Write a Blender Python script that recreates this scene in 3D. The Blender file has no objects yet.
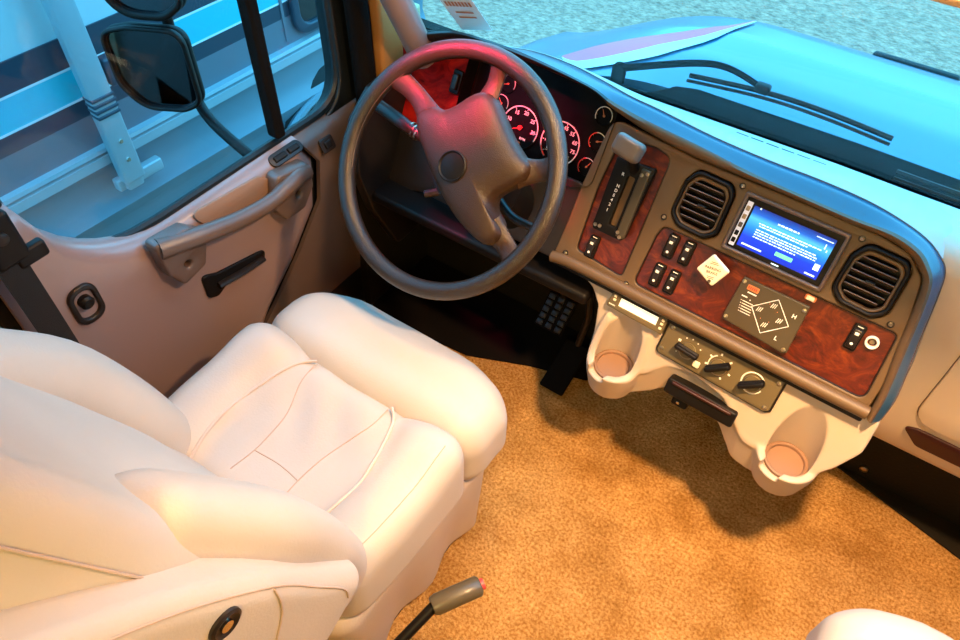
import bpy, bmesh, math, random
from math import sin, cos, pi, radians, atan2, hypot
from mathutils import Vector, Matrix, Euler, noise
random.seed(7)
SC = bpy.context.scene
COL = SC.collection

# ------------------------------------------------------------------ camera
H = 1.60
PITCH, YAW, ROLL, FPX = radians(48.975), radians(33.345), radians(1.751), 724.02
hd = Vector((-sin(YAW), cos(YAW), 0)); rg = Vector((cos(YAW), sin(YAW), 0)); zz = Vector((0, 0, 1))
CF = hd*cos(PITCH) - zz*sin(PITCH); CU = hd*sin(PITCH) + zz*cos(PITCH)
CR = rg*cos(ROLL) + CU*sin(ROLL); CU = -rg*sin(ROLL) + CU*cos(ROLL)
cd = bpy.data.cameras.new('camera'); cam = bpy.data.objects.new('camera', cd); COL.objects.link(cam)
cd.sensor_width = 36; cd.lens = FPX/960*36; cd.clip_start = .02; cd.clip_end = 300
cam.matrix_world = Matrix((( CR.x, CU.x, -CF.x, 0), (CR.y, CU.y, -CF.y, 0), (CR.z, CU.z, -CF.z, H), (0, 0, 0, 1)))
SC.camera = cam
SC.view_settings.view_transform = 'Standard'; SC.view_settings.look = 'None'
SC.view_settings.gamma = 1; SC.view_settings.use_curve_mapping = False
SC.view_settings.exposure = 0.15

# ------------------------------------------------------------------ world and lights
W = bpy.data.worlds.new('sky'); SC.world = W; W.use_nodes = True
nt = W.node_tree; bg = nt.nodes['Background']
tc = nt.nodes.new('ShaderNodeTexCoord'); sx = nt.nodes.new('ShaderNodeSeparateXYZ'); rp = nt.nodes.new('ShaderNodeValToRGB')
nt.links.new(tc.outputs['Generated'], sx.inputs[0]); nt.links.new(sx.outputs['Z'], rp.inputs[0]); nt.links.new(rp.outputs[0], bg.inputs['Color'])
rp.color_ramp.elements[0].color = (.11, .52, .80, 1); rp.color_ramp.elements[1].color = (.08, .46, .82, 1)
rp.color_ramp.elements[0].position = 0.0; rp.color_ramp.elements[1].position = .8
SKY = 6.5
bg.inputs['Strength'].default_value = SKY

def area(name, loc, target, size, power, color):
    l = bpy.data.lights.new(name, 'AREA'); l.shape = 'DISK'; l.size = size; l.energy = power; l.color = color
    o = bpy.data.objects.new(name, l); COL.objects.link(o); o.location = loc
    o.rotation_euler = (Vector(target)-Vector(loc)).to_track_quat('-Z', 'Y').to_euler()
    return o
dl = area('dome_light', (-.50, .86, 1.735), (-.42, .60, .3), .07, 3.6, (1, .62, .32)); dl.data.spread = radians(130)
cl = area('cabin_light', (.18, .68, 1.745), (.16, .80, .3), .10, 24, (1, .60, .28)); cl.data.spread = radians(125)
area('coach_light', (.12, -.62, 1.70), (-.40, .1, .8), .22, 11, (1, .76, .27))
red = area('added_red_light', (-.74, .52, 1.735), (-.69, .94, .93), .05, 1.5, (1, .03, .10)); red.data.spread = radians(20)  # light added out of view to redden the wheel and left dash

# ------------------------------------------------------------------ materials
def lin(h):
    c = [int(h[i:i+2], 16)/255 for i in (0, 2, 4)]
    return tuple((x/12.92 if x <= .04045 else ((x+.055)/1.055)**2.4) for x in c)
def mat(name, col, rough=.5, metal=0, spec=.5, var=0, vs=8, bump=0, bs=200, emit=None, es=1, coat=0, sheen=0, col2=None):
    m = bpy.data.materials.new(name); m.use_nodes = True; n = m.node_tree.nodes; L = m.node_tree.links; b = n['Principled BSDF']
    c = lin(col) if isinstance(col, str) else col
    b.inputs['Base Color'].default_value = (*c, 1); b.inputs['Roughness'].default_value = rough; b.inputs['Metallic'].default_value = metal
    b.inputs['Specular IOR Level'].default_value = spec; b.inputs['Coat Weight'].default_value = coat; b.inputs['Coat Roughness'].default_value = .08
    b.inputs['Sheen Weight'].default_value = sheen
    t = n.new('ShaderNodeTexCoord')
    if var or col2:
        x = n.new('ShaderNodeTexNoise'); x.inputs['Scale'].default_value = vs; x.inputs['Detail'].default_value = 6; L.new(t.outputs['Object'], x.inputs['Vector'])
        r = n.new('ShaderNodeValToRGB'); r.color_ramp.elements[0].position = .35; r.color_ramp.elements[1].position = .65
        c2 = lin(col2) if isinstance(col2, str) else (col2 or tuple(min(1, q*(1+var)) for q in c)); c1 = c if col2 else tuple(q*(1-var) for q in c)
        r.color_ramp.elements[0].color = (*c1, 1); r.color_ramp.elements[1].color = (*c2, 1)
        L.new(x.outputs['Fac'], r.inputs[0]); L.new(r.outputs[0], b.inputs['Base Color'])
    if bump:
        x = n.new('ShaderNodeTexNoise'); x.inputs['Scale'].default_value = bs; x.inputs['Detail'].default_value = 3; L.new(t.outputs['Object'], x.inputs['Vector'])
        u = n.new('ShaderNodeBump'); u.inputs['Strength'].default_value = bump; u.inputs['Distance'].default_value = .004
        L.new(x.outputs['Fac'], u.inputs['Height']); L.new(u.outputs[0], b.inputs['Normal'])
    if emit:
        b.inputs['Emission Color'].default_value = (*lin(emit), 1); b.inputs['Emission Strength'].default_value = es
    return m
M = {}
M['panel'] = mat('taupe_panel_plastic', '5e4830', .5, bump=.12, bs=900)
M['pod'] = mat('sky_tinted_dash_plastic', '27506c', .28, spec=.7, bump=.1, bs=700)  # dark grey plastic with the blue of the sky light mixed into its colour
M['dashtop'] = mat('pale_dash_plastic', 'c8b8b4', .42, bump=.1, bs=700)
M['tray'] = mat('tan_console_plastic', 'baa896', .5, bump=.12, bs=900)
M['pass'] = mat('light_tan_plastic', 'd0bca6', .5, bump=.1, bs=900)
M['door'] = mat('beige_door_plastic', '8e7672', .28, spec=.9, bump=.04, bs=800)
M['doordark'] = mat('brown_grey_plastic', '5c4a42', .36, spec=.7, bump=.12, bs=800)
M['pocket'] = mat('brown_pocket_plastic', '8a6a56', .6, bump=.1, bs=700)
M['black'] = mat('black_plastic', '0e0a09', .5, spec=.25)
M['softblack'] = mat('soft_black_rubber', '0f0b09', .8, spec=.1, bump=.2, bs=300)
M['satin'] = mat('dark_satin_plastic', '1f1815', .38, spec=.4)
M['wheel'] = mat('black_leather_rim', '241910', .30, spec=.6, bump=.35, bs=500)
M['hub'] = mat('dark_grained_plastic', '2e1b0b', .40, bump=.3, bs=700)
M['leather'] = mat('cream_leather', 'bcb0a6', .5, var=.03, vs=6, bump=.12, bs=260)
M['leather2'] = mat('cream_leather_side', 'baaa9e', .5, var=.03, vs=6, bump=.12, bs=260)
M['seam'] = mat('stitch_thread', 'b8a090', .8)
M['piping'] = mat('cream_piping', 'c4b2a6', .5)
M['chrome'] = mat('chrome', 'd8d4cc', .15, 1)
M['steel'] = mat('brushed_steel', 'a89c88', .35, 1)
M['white'] = mat('white_print', 'f4efe4', .6)
M['cream'] = mat('cream_plastic', 'ece2c4', .5)
M['olive'] = mat('olive_grey_plate', '463c2a', .45, bump=.05, bs=900)
M['olive2'] = mat('olive_climate_plate', '64583e', .45, bump=.05, bs=900)
M['redprint'] = mat('red_print', 'e03a30', .5)
M['orange'] = mat('orange_badge', 'd07a48', .5)
M['ink'] = mat('dark_print', '4a3f30', .7)
M['lcd'] = mat('pale_display', 'fff8e0', .4, emit='fff4d4', es=.75)
M['amber'] = mat('lever_grip', '544a38', .35)
M['redbutton'] = mat('red_button', 'd84a48', .4)
M['gauge'] = mat('gauge_black', '070505', .6, spec=.1)
M['glovepull'] = mat('dark_red_plastic', '300806', .45)
M['headliner'] = mat('tan_headliner', 'd8b488', .9, bump=.2, bs=300)
M['jamb'] = mat('tan_jamb', 'b07a40', .6)
M['rubber'] = mat('teal_black_seal', '101416', .4)
M['glassdark'] = mat('dark_window', '0a1820', .06, spec=.8)
M['mirror'] = mat('mirror_silver', '707078', .03, 1)
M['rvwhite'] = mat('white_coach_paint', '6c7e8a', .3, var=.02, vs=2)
M['rvgrey'] = mat('grey_coach_paint', '6c6c76', .35, var=.03, vs=3)
M['rvnavy'] = mat('navy_stripe', '2c3a48', .3)
M['rvblue'] = mat('cyan_stripe', '20b4c8', .3)
M['rvpin'] = mat('white_pinstripe', 'd8dce0', .4)
M['rvmetal'] = mat('white_aluminium', '98a8b0', .35, .2)
M['tyre'] = mat('tyre_rubber', '1b1b1c', .8, bump=.4, bs=60)
M['paint'] = mat('blue_hood_paint', '265e7c', .25, spec=.4, coat=.25)
M['pink'] = mat('pink_swoosh', (1, .10, .26), .5)
M['cowl'] = mat('black_cowl', '040506', 1, spec=.03)
M['web'] = mat('black_webbing', '15100f', .8, bump=.4, bs=900)
M['lampglow'] = mat('lamp_lens', 'fff0d0', .5, emit='ffcf90', es=2)
M['lampred'] = mat('added_red_lens', 'ff2030', .5, emit='ff1020', es=2)
M['gearknob'] = mat('grey_brown_knob', '6a605a', .35)
M['kick'] = mat('dark_olive_rubber', '1d180f', .75, spec=.2, bump=.3, bs=120)
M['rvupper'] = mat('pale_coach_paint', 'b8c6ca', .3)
M['reddash'] = mat('burl_red', '6a1410', .25, coat=.5)

def glass(name, tint, gl=.06):
    m = bpy.data.materials.new(name); m.use_nodes = True; n = m.node_tree.nodes; L = m.node_tree.links; n.clear()
    o = n.new('ShaderNodeOutputMaterial'); x = n.new('ShaderNodeMixShader'); t = n.new('ShaderNodeBsdfTransparent'); g = n.new('ShaderNodeBsdfGlossy')
    f = n.new('ShaderNodeLayerWeight'); f.inputs['Blend'].default_value = .5
    pw_ = n.new('ShaderNodeMath'); pw_.operation = 'POWER'; pw_.inputs[1].default_value = 5; L.new(f.outputs['Facing'], pw_.inputs[0])
    ml = n.new('ShaderNodeMath'); ml.operation = 'MULTIPLY_ADD'; ml.inputs[1].default_value = .55; ml.inputs[2].default_value = .02; L.new(pw_.outputs[0], ml.inputs[0])
    t.inputs[0].default_value = (*tint, 1); g.inputs['Roughness'].default_value = .01
    L.new(ml.outputs[0], x.inputs[0]); L.new(t.outputs[0], x.inputs[1]); L.new(g.outputs[0], x.inputs[2]); L.new(x.outputs[0], o.inputs[0])
    return m
M['tint'] = glass('fill_cutting_glass', (.10, .11, .11))
M['glass'] = glass('window_glass', (.93, .97, .98))

def burl():
    m = bpy.data.materials.new('burl_wood'); m.use_nodes = True; n = m.node_tree.nodes; L = m.node_tree.links; b = n['Principled BSDF']
    t = n.new('ShaderNodeTexCoord'); mp = n.new('ShaderNodeMapping'); mp.inputs['Scale'].default_value = (9, 13, 9); L.new(t.outputs['Object'], mp.inputs[0])
    x = n.new('ShaderNodeTexNoise'); x.inputs['Scale'].default_value = 1.4; x.inputs['Detail'].default_value = 9; x.inputs['Roughness'].default_value = .68; x.inputs['Distortion'].default_value = 2.6
    L.new(mp.outputs[0], x.inputs['Vector']); r = n.new('ShaderNodeValToRGB'); e = r.color_ramp.elements
    e[0].position = .30; e[0].color = (*lin('200402'), 1); e[1].position = .76; e[1].color = (*lin('8c3c10'), 1)
    q = e.new(.50); q.color = (*lin('541606'), 1)
    L.new(x.outputs['Fac'], r.inputs[0]); L.new(r.outputs[0], b.inputs['Base Color'])
    b.inputs['Roughness'].default_value = .35; b.inputs['Coat Weight'].default_value = .2; b.inputs['Coat Roughness'].default_value = .1
    return m
M['burl'] = burl()
M['burl_redlit'] = burl(); bq = M['burl_redlit'].node_tree.nodes['Principled BSDF']; bq.inputs['Coat Weight'].default_value = 0; bq.inputs['Roughness'].default_value = .7; bq.inputs['Specular IOR Level'].default_value = .08
for e_, c_ in zip(next(q for q in M['burl_redlit'].node_tree.nodes if q.type == 'VALTORGB').color_ramp.elements, ('4a0404', '9a100c', 'c42414')): e_.color = (*lin(c_), 1)  # same burl wood, with the red glow on it put into the ramp

def carpet():
    m = bpy.data.materials.new('tan_carpet'); m.use_nodes = True; n = m.node_tree.nodes; L = m.node_tree.links; b = n['Principled BSDF']
    t = n.new('ShaderNodeTexCoord')
    a = n.new('ShaderNodeTexNoise'); a.inputs['Scale'].default_value = 150; a.inputs['Detail'].default_value = 6; a.inputs['Roughness'].default_value = .7
    c = n.new('ShaderNodeTexNoise'); c.inputs['Scale'].default_value = 4.5; c.inputs['Detail'].default_value = 8; c.inputs['Roughness'].default_value = .65
    for q in (a, c): L.new(t.outputs['Object'], q.inputs['Vector'])
    r1 = n.new('ShaderNodeValToRGB'); r1.color_ramp.elements[0].position = .36; r1.color_ramp.elements[1].position = .64
    r1.color_ramp.elements[0].color = (.40, .165, .032, 1); r1.color_ramp.elements[1].color = (.86, .52, .20, 1)
    r2 = n.new('ShaderNodeValToRGB'); r2.color_ramp.elements[0].position = .36; r2.color_ramp.elements[1].position = .60
    r2.color_ramp.elements[0].color = (.58, .50, .34, 1); r2.color_ramp.elements[1].color = (1, 1, 1, 1)
    x = n.new('ShaderNodeMixRGB'); x.blend_type = 'MULTIPLY'; x.inputs[0].default_value = 1
    L.new(a.outputs['Fac'], r1.inputs[0]); L.new(c.outputs['Fac'], r2.inputs[0]); L.new(r1.outputs[0], x.inputs[1]); L.new(r2.outputs[0], x.inputs[2])
    L.new(x.outputs[0], b.inputs['Base Color']); b.inputs['Roughness'].default_value = 1; b.inputs['Specular IOR Level'].default_value = .05
    u = n.new('ShaderNodeBump'); u.inputs['Strength'].default_value = .9; u.inputs['Distance'].default_value = .01
    L.new(a.outputs['Fac'], u.inputs['Height']); L.new(u.outputs[0], b.inputs['Normal'])
    return m
M['carpet'] = carpet()

def gravel():
    m = bpy.data.materials.new('rough_asphalt'); m.use_nodes = True; n = m.node_tree.nodes; L = m.node_tree.links; b = n['Principled BSDF']
    t = n.new('ShaderNodeTexCoord')
    v = n.new('ShaderNodeTexVoronoi'); v.inputs['Scale'].default_value = 28
    a = n.new('ShaderNodeTexNoise'); a.inputs['Scale'].default_value = 14; a.inputs['Detail'].default_value = 9; a.inputs['Roughness'].default_value = .75
    for q in (a, v): L.new(t.outputs['Object'], q.inputs['Vector'])
    r = n.new('ShaderNodeValToRGB'); r.color_ramp.elements[0].position = .34; r.color_ramp.elements[1].position = .66
    r.color_ramp.elements[0].color = (*lin('8a5c46'), 1); r.color_ramp.elements[1].color = (*lin('d89878'), 1)
    L.new(a.outputs['Fac'], r.inputs[0]); L.new(r.outputs[0], b.inputs['Base Color'])
    u = n.new('ShaderNodeBump'); u.inputs['Strength'].default_value = 1; u.inputs['Distance'].default_value = .02
    L.new(v.outputs['Distance'], u.inputs['Height']); L.new(u.outputs[0], b.inputs['Normal']); b.inputs['Roughness'].default_value = .8
    return m
M['gravel'] = gravel()

def screen_mat():
    m = bpy.data.materials.new('blue_screen'); m.use_nodes = True; n = m.node_tree.nodes; L = m.node_tree.links; b = n['Principled BSDF']
    t = n.new('ShaderNodeTexCoord'); s = n.new('ShaderNodeSeparateXYZ'); L.new(t.outputs['Generated'], s.inputs[0])
    r = n.new('ShaderNodeValToRGB'); e = r.color_ramp.elements
    e[0].position = 0; e[0].color = (*lin('0438d8'), 1); e[1].position = 1; e[1].color = (*lin('0a2a90'), 1)
    for p, c in ((.28, '0648f0'), (.52, '1c9cff'), (.72, '58d0ff'), (.83, '1470e0')):
        q = e.new(p); q.color = (*lin(c), 1)
    L.new(s.outputs['Y'], r.inputs[0]); b.inputs['Base Color'].default_value = (.01, .01, .02, 1); b.inputs['Roughness'].default_value = .15
    L.new(r.outputs[0], b.inputs['Emission Color']); b.inputs['Emission Strength'].default_value = 1.1
    return m
M['screen'] = screen_mat()
M['scrtext'] = mat('screen_text', 'd8f4ff', .5, emit='d8f4ff', es=.9)
M['scrgreen'] = mat('screen_button', '70e0b0', .5, emit='80e8c0', es=.8)
M['scrpale'] = mat('screen_side_keys', 'c8c8d0', .5, emit='d0d0d8', es=.5)

# ------------------------------------------------------------------ geometry helpers
def catmull(P, n=6, closed=False):
    P = [Vector(p) for p in P]; N = len(P); out = []
    for i in range(N if closed else N-1):
        g = lambda k: P[k % N] if closed else P[max(0, min(N-1, k))]
        a, b, c, d = g(i-1), g(i), g(i+1), g(i+2)
        for k in range(n):
            t = k/n
            out.append(.5*((2*b)+(c-a)*t+(2*a-5*b+4*c-d)*t*t+(3*b-a-3*c+d)*t**3))
    if not closed: out.append(P[-1].copy())
    return out
def rrect(w, h, r, n=5, cx=0, cy=0):
    out = []
    for (sx_, sy_, a0) in ((1, 1, 0), (-1, 1, 90), (-1, -1, 180), (1, -1, 270)):
        for k in range(n+1):
            a = radians(a0+90*k/n); out.append((cx+sx_*(w/2-r)+r*cos(a), cy+sy_*(h/2-r)+r*sin(a)))
    return out
def fillet(P, r, n=5):
    out = []; N = len(P)
    for i in range(N):
        p = Vector(P[i][:2]); a = Vector(P[i-1][:2])-p; b = Vector(P[(i+1) % N][:2])-p
        rr = P[i][2] if len(P[i]) > 2 else r
        la, lb = a.length, b.length; a.normalize(); b.normalize(); ang = a.angle(b)
        d = min(rr/max(math.tan(ang/2), 1e-4), la*.48, lb*.48); p0, p1 = p+a*d, p+b*d
        for k in range(n+1):
            t = k/n; q = p0*(1-t)**2+p*2*t*(1-t)+p1*t*t; out.append((q.x, q.y))
    return out
def circ(r, n=32, cx=0, cy=0): return [(cx+r*cos(2*pi*k/n), cy+r*sin(2*pi*k/n)) for k in range(n)]

def plate(outline, holes=(), depth=.01, bevel=0, z0=0):
    """flat plate in local xy with holes, front face at z0+depth"""
    cu = bpy.data.curves.new('t', 'CURVE'); cu.dimensions = '2D'; cu.fill_mode = 'BOTH'
    for ring in [outline]+list(holes):
        s = cu.splines.new('POLY'); s.points.add(len(ring)-1); s.use_cyclic_u = True
        for p, q in zip(s.points, ring): p.co = (q[0], q[1], 0, 1)
    cu.extrude = max(depth/2-bevel, 1e-5); cu.bevel_depth = bevel; cu.bevel_resolution = 2; cu.offset = -bevel
    o = bpy.data.objects.new('t', cu); COL.objects.link(o)
    dg = bpy.context.evaluated_depsgraph_get(); me = o.evaluated_get(dg).to_mesh()
    V = [(v.co.x, v.co.y, v.co.z+z0+depth/2) for v in me.vertices]; F = [tuple(p.vertices) for p in me.polygons]
    o.evaluated_get(dg).to_mesh_clear(); bpy.data.objects.remove(o); bpy.data.curves.remove(cu)
    return V, F
def box(sx_, sy_, sz_, c=(0, 0, 0), R=None):
    V = []
    for x in (-1, 1):
        for y in (-1, 1):
            for z in (-1, 1):
                v = Vector((x*sx_/2, y*sy_/2, z*sz_/2)); v = (R @ v) if R else v; V.append(tuple(v+Vector(c)))
    return V, [(0, 1, 3, 2), (4, 6, 7, 5), (0, 4, 5, 1), (2, 3, 7, 6), (0, 2, 6, 4), (1, 5, 7, 3)]
def rbox(sx_, sy_, sz_, r, c=(0, 0, 0), k=4, m=6, fn=None, R=None):
    """rounded box; k segments per corner arc, m over each flat; fn(v)->v deforms in local coordinates"""
    hs = (sx_/2, sy_/2, sz_/2); r = min(r, min(hs)*.999)
    def coords(h):
        a = [-h+r*(1-math.tan(pi/4*(1-i/k))) for i in range(k)]
        f = [-(h-r)+2*(h-r)*i/m for i in range(m+1)]
        return a+f+[-q for q in reversed(a)]
    cs = [coords(h) for h in hs]; V = []; F = []; idx = {}
    def vid(p):
        key = tuple(round(q, 6) for q in p)
        if key not in idx:
            inn = Vector([max(-(h-r), min(h-r, q)) for h, q in zip(hs, p)]); d = Vector(p)-inn
            v = inn+d.normalized()*r if d.length > 1e-9 else Vector(p)
            if fn: v = Vector(fn(v))
            if R: v = R @ v
            idx[key] = len(V); V.append(tuple(v+Vector(c)))
        return idx[key]
    for ax in range(3):
        u, w = (ax+1) % 3, (ax+2) % 3
        for s in (-1, 1):
            for i in range(len(cs[u])-1):
                for j in range(len(cs[w])-1):
                    q = []
                    for (di, dj) in ((0, 0), (1, 0), (1, 1), (0, 1)):
                        p = [0, 0, 0]; p[ax] = s*hs[ax]; p[u] = cs[u][i+di]; p[w] = cs[w][j+dj]; q.append(vid(p))
                    if s < 0: q.reverse()
                    if len(set(q)) == 4: F.append(tuple(q))
    return V, F
def tube(path, r, n=10, closed=False, cap=True, flat=1, up=None):
    P = [Vector(p) for p in path]; N = len(P); V = []; F = []
    rr = r if callable(r) else (lambda t: r)
    prev = None
    for i, p in enumerate(P):
        t = (P[(i+1) % N]-P[i-1]) if closed else (P[min(N-1, i+1)]-P[max(0, i-1)]); t.normalize()
        if up is not None: a = Vector(up)-t*t.dot(Vector(up)); a.normalize()
        elif prev is None: a = t.orthogonal().normalized()
        else: a = prev-t*t.dot(prev); a.normalize()
        prev = a; b = t.cross(a); q = rr(i/(N-1 if N > 1 else 1))
        for k in range(n):
            an = 2*pi*k/n; V.append(tuple(p+a*q*flat*cos(an)+b*q*sin(an)))
    for i in range(N if closed else N-1):
        for k in range(n):
            j = (i+1) % N; F.append((i*n+k, i*n+(k+1) % n, j*n+(k+1) % n, j*n+k))
    if cap and not closed: F.append(tuple(range(n-1, -1, -1))); F.append(tuple((N-1)*n+k for k in range(n)))
    return V, F
def lathe(prof, n=32, c=(0, 0, 0), R=None, cap=True):
    V = []; F = []
    for (r, z) in prof:
        for k in range(n):
            v = Vector((r*cos(2*pi*k/n), r*sin(2*pi*k/n), z)); v = R @ v if R else v; V.append(tuple(v+Vector(c)))
    for i in range(len(prof)-1):
        for k in range(n): F.append((i*n+k, i*n+(k+1) % n, (i+1)*n+(k+1) % n, (i+1)*n+k))
    if cap:
        F.append(tuple(range(n-1, -1, -1))); F.append(tuple((len(prof)-1)*n+k for k in range(n)))
    return V, F
def loft(rows, closed_u=False, closed_v=False):
    V = [tuple(p) for r in rows for p in r]; n = len(rows[0]); F = []
    for i in range(len(rows)-(0 if closed_v else 1)):
        for k in range(n if closed_u else n-1):
            j = (i+1) % len(rows); F.append((i*n+k, i*n+(k+1) % n, j*n+(k+1) % n, j*n+k))
    return V, F
def thick(VF, d):
    """give a sheet thickness d along its normals (closed solid)"""
    me = bpy.data.meshes.new('t'); me.from_pydata(VF[0], [], VF[1]); bm = bmesh.new(); bm.from_mesh(me)
    bmesh.ops.recalc_face_normals(bm, faces=bm.faces[:]); bmesh.ops.solidify(bm, geom=bm.faces[:], thickness=d)
    bm.verts.index_update(); V = [tuple(v.co) for v in bm.verts]; F = [tuple(v.index for v in f.verts) for f in bm.faces]; bm.free(); bpy.data.meshes.remove(me)
    return V, F
def slabv(VF, vec):
    """close a sheet into a solid by extruding it along one vector"""
    V, F = VF; n = len(V); cnt = {}
    for f in F:
        for i in range(len(f)):
            e = (f[i], f[(i+1) % len(f)]); cnt[frozenset(e)] = None if frozenset(e) in cnt else e
    V2 = list(V)+[tuple(Vector(v)+Vector(vec)) for v in V]
    F2 = list(F)+[tuple(i+n for i in reversed(f)) for f in F]+[(e[1], e[0], e[0]+n, e[1]+n) for e in cnt.values() if e]
    return V2, F2
def text(s, size, x=0, y=0, z=0, rot=0, bold=0, align='CENTER', sx_=1):
    cu = bpy.data.curves.new('t', 'FONT'); cu.body = s; cu.size = size; cu.align_x = align; cu.align_y = 'CENTER'; cu.extrude = .00015; cu.offset = bold
    cu.resolution_u = 3
    o = bpy.data.objects.new('t', cu); COL.objects.link(o); dg = bpy.context.evaluated_depsgraph_get(); me = o.evaluated_get(dg).to_mesh()
    V = []
    for v in me.vertices:
        px, py = v.co.x*sx_, v.co.y; V.append((x+px*cos(rot)-py*sin(rot), y+px*sin(rot)+py*cos(rot), z+v.co.z))
    F = [tuple(p.vertices) for p in me.polygons]
    o.evaluated_get(dg).to_mesh_clear(); bpy.data.objects.remove(o); bpy.data.curves.remove(cu)
    return V, F
def xf(VF, Mx): return [tuple(Mx @ Vector(v)) for v in VF[0]], VF[1]
def join(*parts):
    V = []; F = []
    for v, f in parts:
        n = len(V); V += list(v); F += [tuple(i+n for i in q) for q in f]
    return V, F
def obj(name, VF, m, parent=None, ang=40):
    me = bpy.data.meshes.new(name); me.from_pydata(VF[0], [], VF[1]); me.validate()
    bm = bmesh.new(); bm.from_mesh(me); bmesh.ops.remove_doubles(bm, verts=bm.verts, dist=1e-6); bmesh.ops.recalc_face_normals(bm, faces=bm.faces[:]); bm.to_mesh(me); bm.free()
    if ang:
        me.polygons.foreach_set('use_smooth', [True]*len(me.polygons)); me.set_sharp_from_angle(angle=radians(ang))
    me.materials.append(m if not isinstance(m, str) else M[m])
    o = bpy.data.objects.new(name, me); COL.objects.link(o)
    if parent: o.parent = parent
    return o
def tag(o, label, cat, group=None, kind=None):
    if label: o['label'] = label
    if cat: o['category'] = cat
    if group: o['group'] = group
    if kind: o['kind'] = kind
    return o
def thing(name, label, cat, mw=None, group=None):
    o = bpy.data.objects.new(name, None); COL.objects.link(o); o.empty_display_size = .02
    if mw is not None: o.matrix_world = mw
    return tag(o, label, cat, group)
def copy_tree(o, parent=None):
    c = o.copy(); COL.objects.link(c); c.parent = parent
    for ch in list(o.children): copy_tree(ch, c)
    return c
def structure(name, VF, m, label, ang=40):
    o = obj(name, VF, m, None, ang); o['kind'] = 'structure'; o['label'] = label; o['category'] = name.split('_')[0]; return o
def modmesh(o, *mods):
    for (t, kw) in mods:
        md = o.modifiers.new(t, t)
        for k_, v_ in kw.items(): setattr(md, k_, v_)
    bpy.context.view_layer.update(); dg = bpy.context.evaluated_depsgraph_get(); me = bpy.data.meshes.new_from_object(o.evaluated_get(dg))
    o.modifiers.clear(); o.data = me
    return o
def bump01(x, a, b):
    t = max(0, min(1, (x-a)/(b-a))); return t*t*(3-2*t)

# dash panel frame: local x = along the panel, y = up the panel, z = out of it towards the driver
PY, PT = radians(-2.369), radians(26.302)
PX = Vector((cos(PY), sin(PY), 0)); NH = Vector((sin(PY), -cos(PY), 0)); PU = zz*cos(PT)-NH*sin(PT); PN = PX.cross(PU)
PC = Vector((-.08235, 1.10209, .72955))
def pm(u, v, off=0, rot=0):
    p = PC+PX*u+PU*v+PN*off
    m = Matrix(((PX.x, PU.x, PN.x, p.x), (PX.y, PU.y, PN.y, p.y), (PX.z, PU.z, PN.z, p.z), (0, 0, 0, 1)))
    return m @ Matrix.Rotation(rot, 4, 'Z')
def pw(u, v, off=0): return PC+PX*u+PU*v+PN*off

# ================================================================== STRUCTURE
XL, XR, YB, YF, ZR = -1.06, .94, -.95, 1.27, 1.80
fl = [[(XL-.03+(XR-XL+.06)*i/40, YB+(YF+.06-YB)*j/40, 0) for i in range(41)] for j in range(41)]
structure('floor', thick(loft(fl), .03), 'carpet', 'tan carpet covering the cab floor')
structure('ceiling', box(XR-XL+.3, 1.10-YB+.1, .04, ((XL+XR)/2, (YB+1.02)/2-.02, ZR+.02)), 'headliner', 'tan headliner over the cab')
structure('wall_back', box(XR-XL+.3, .04, ZR+.3, ((XL+XR)/2, YB-.02, ZR/2-.1)), 'headliner', 'tan wall behind the seats')
fw = box(XR-XL+.1, .03, .80, ((XL+XR)/2, YF+.035, .36))
wf = structure('wall_front', join(fw, box(.03, .28, .66, (XL-.010, 1.16, .27))), 'kick', 'black padded firewall in front of the footwells')
shade_ol = fillet([(XL, 1.00), (-.72, 1.03), (-.56, 1.10), (-.40, 1.15), (-.40, 1.286), (XL, 1.286)], .01)
mt2 = [(.20, 1.286), (.24, 1.283), (.30, 1.268), (.55, 1.205), (XR, 1.10), (XR, 1.286)]
structure('trim_10', plate(mt2, [], .006, .001, .001), 'kick', 'black rubber edge of the passenger footwell')
structure('trim_9', plate(shade_ol, [], .006, .002, .001), 'softblack', 'black sheet standing in for shade on the driver footwell floor')  # dark sheet over the carpet, paints the shade of the driver footwell
def button(x, z): return lathe([(.010, 0), (.010, .004), (.006, .007), (.001, .007)], 14, (x, YF+.02, z), Matrix.Rotation(pi/2, 3, 'X'))
for x_, z_ in ((.295, .035), (.52, .06)): obj('fastener', button(x_, z_), 'steel', wf)

def wall_yz(x0, x1, outline, holes, bev=.006):
    V, F = plate(outline, holes, abs(x1-x0), bev); return [(x0+v[2]*(1 if x1 > x0 else -1), v[0], v[1]) for v in V], F
# left wall / driver door with its window opening
win = fillet([(.30, .655, .24), (1.045, .652, .10), (1.045, 1.36, .08), (.30, 1.36, .08)], .1, 8)
dr = structure('door_1', wall_yz(XL-.02, XL-.07, [(.20, -.12), (1.14, -.12), (1.14, 1.47), (.20, 1.47)], [win]), 'rubber', 'driver door with window')
structure('wall_left', join(wall_yz(XL-.02, XL-.07, [(YB, -.12), (.20, -.12), (.20, ZR), (YB, ZR)], []),
    wall_yz(XL-.02, XL-.07, [(1.14, -.12), (1.34, -.12), (1.34, .78), (1.14, .78)], []),
    wall_yz(XL-.02, XL-.07, [(.20, 1.47), (1.10, 1.47), (.85, ZR), (.20, ZR)], [])), 'headliner', 'left side wall behind and above the driver door')
structure('window_1', wall_yz(XL-.042, XL-.048, fillet([(.29, .645, .24), (1.055, .642, .10), (1.035, 1.35, .08), (.31, 1.35, .08)], .1, 8), [], 0), 'glass', 'driver door window glass')
obj('divider_bar', rbox(.035, .026, .70, .008, (XL-.03, .845, 1.03)), 'softblack', dr)
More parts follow.
